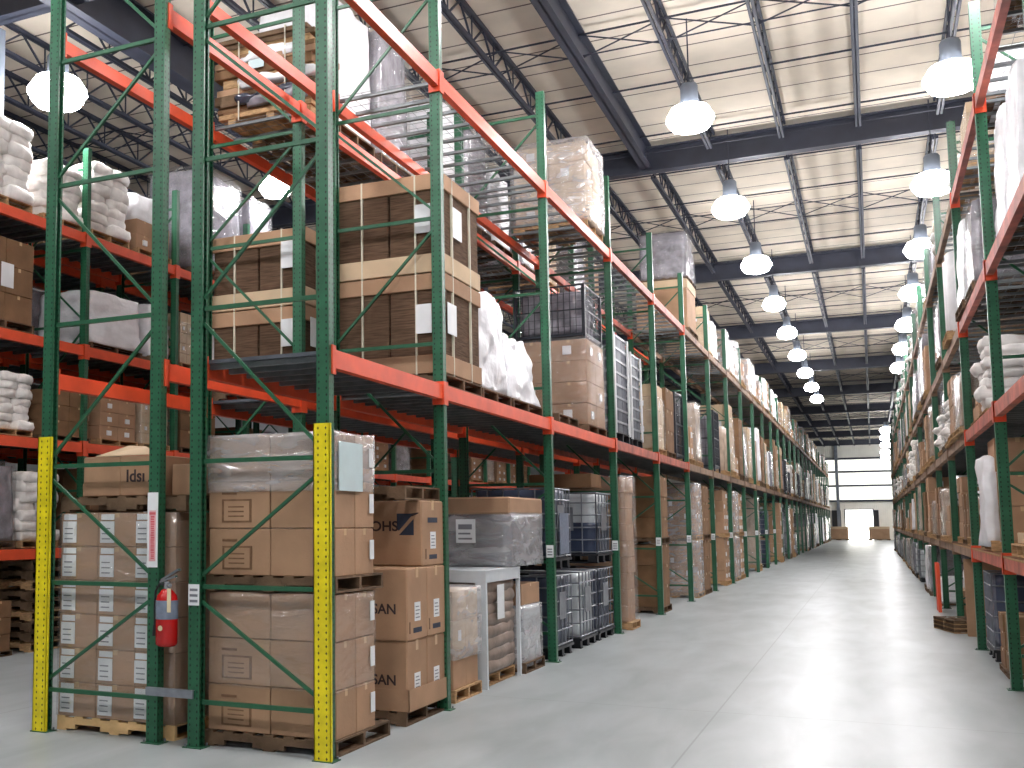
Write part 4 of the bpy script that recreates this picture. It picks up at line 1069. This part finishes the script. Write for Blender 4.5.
load('cartons', XCR, 21.25, 1.43, 'brown carton stack further along past the white tray load opposite', 'low shelf loads opposite', h=1.1)
# floor opposite
load('tote_grey', XCR+.0, 16.9, 0, 'blue-grey caged tote on the floor of the rack opposite', 'floor goods opposite', h=1.2)
load('cartons_dark', XCR, 15.2, 0, 'crushed brown carton load on the floor by the nearest upright opposite', 'floor goods opposite', h=.7)
load('cartons_dark', XCR+.05, 12.9, 0, 'brown carton load at the frame edge on the floor opposite', 'floor goods opposite', h=1.0)
custom('board_stack', 'upright tan boards leaning in the floor bay opposite', 'boards', XCR-.12, 20.0, 0, [('board', MB().box(-.5,-.14,0,.4,-.11,1.15,'cardboard')), ('board', MB().box(-.48,-.08,0,.42,-.05,1.05,'cardboard_pale')), ('board', MB().box(-.5,.0,0,.42,.03,1.2,'cardboard'))])
load('pallets', XCR-.35, 20.9, 0, 'crooked heap of loose pallets poking into the aisle opposite', 'floor goods opposite', h=.2, rz=.25)
load('mixed', XCR, 22.7, 0, 'white and brown goods heap on the floor opposite beside the orange board', 'floor goods opposite', h=1.05)
tag(obj('safety_board', MB().box(-.02,-.28,0,.02,.28,.95,'orange_red_board').box(-.03,-.3,0,.03,-.25,.97,'orange').box(-.03,.25,0,.03,.3,.97,'orange'), None, (1.12, 25.2, 0)), 'orange-red upright barrier board standing at the opposite rack foot', 'barrier')
load('white_bundle', XCR-.1, 27.3, 0, 'white sagging bag on the floor just past the orange board', 'floor goods opposite', h=.6)

# goods by the end door
for x, nm in ((-3.15, 'orange-brown box by the end door, on the guarded rack side'), (.55, 'orange-brown box by the end door, on the opposite rack side')):
    load('gaylord', x, 122.5, 0, nm, 'boxes by the end door', w=2.0, d=1.2, h=1.4)

# ------------------------------------------------------------------ daylight outside, camera, view
wd = bpy.data.worlds.new('daylight'); SC.world = wd; wd.use_nodes = True
bg = wd.node_tree.nodes['Background']; bg.inputs[0].default_value = (1, .98, .9, 1); bg.inputs[1].default_value = 6.0

CALIB = dict(yaw=26.729, pitch=5.507, roll=-.198, f=1082.85, cx=324.36, cy=419.95, h=1.78)
cd = bpy.data.cameras.new('camera'); cam = bpy.data.objects.new('camera', cd); COL.objects.link(cam); SC.camera = cam
ya, pi_, ro = (math.radians(CALIB[k]) for k in ('yaw','pitch','roll'))
fw = Vector((-math.sin(ya)*math.cos(pi_), math.cos(ya)*math.cos(pi_), math.sin(pi_)))
rt = Vector((math.cos(ya), math.sin(ya), 0)); up = rt.cross(fw)
r2_ = rt*math.cos(ro)+up*math.sin(ro); u2_ = -rt*math.sin(ro)+up*math.cos(ro)
M_ = Matrix(((r2_.x, u2_.x, -fw.x, 0), (r2_.y, u2_.y, -fw.y, 0), (r2_.z, u2_.z, -fw.z, CALIB['h']), (0,0,0,1)))
cam.matrix_world = M_
cd.sensor_width = 36; cd.lens = CALIB['f']/1024*36
cd.shift_x = (512-CALIB['cx'])/1024; cd.shift_y = (CALIB['cy']-384)/1024
cd.clip_end = 400; cd.clip_start = .05
vs = SC.view_settings; vs.view_transform = 'Standard'; vs.look = 'None'; vs.exposure = 1.45; vs.gamma = 1; vs.use_curve_mapping = False
SC.cycles.use_denoising = True
SC.cycles.max_bounces = 8; SC.cycles.diffuse_bounces = 5; SC.cycles.transparent_max_bounces = 24
SC.cycles.sample_clamp_indirect = 6; SC.cycles.caustics_reflective = False; SC.cycles.caustics_refractive = False
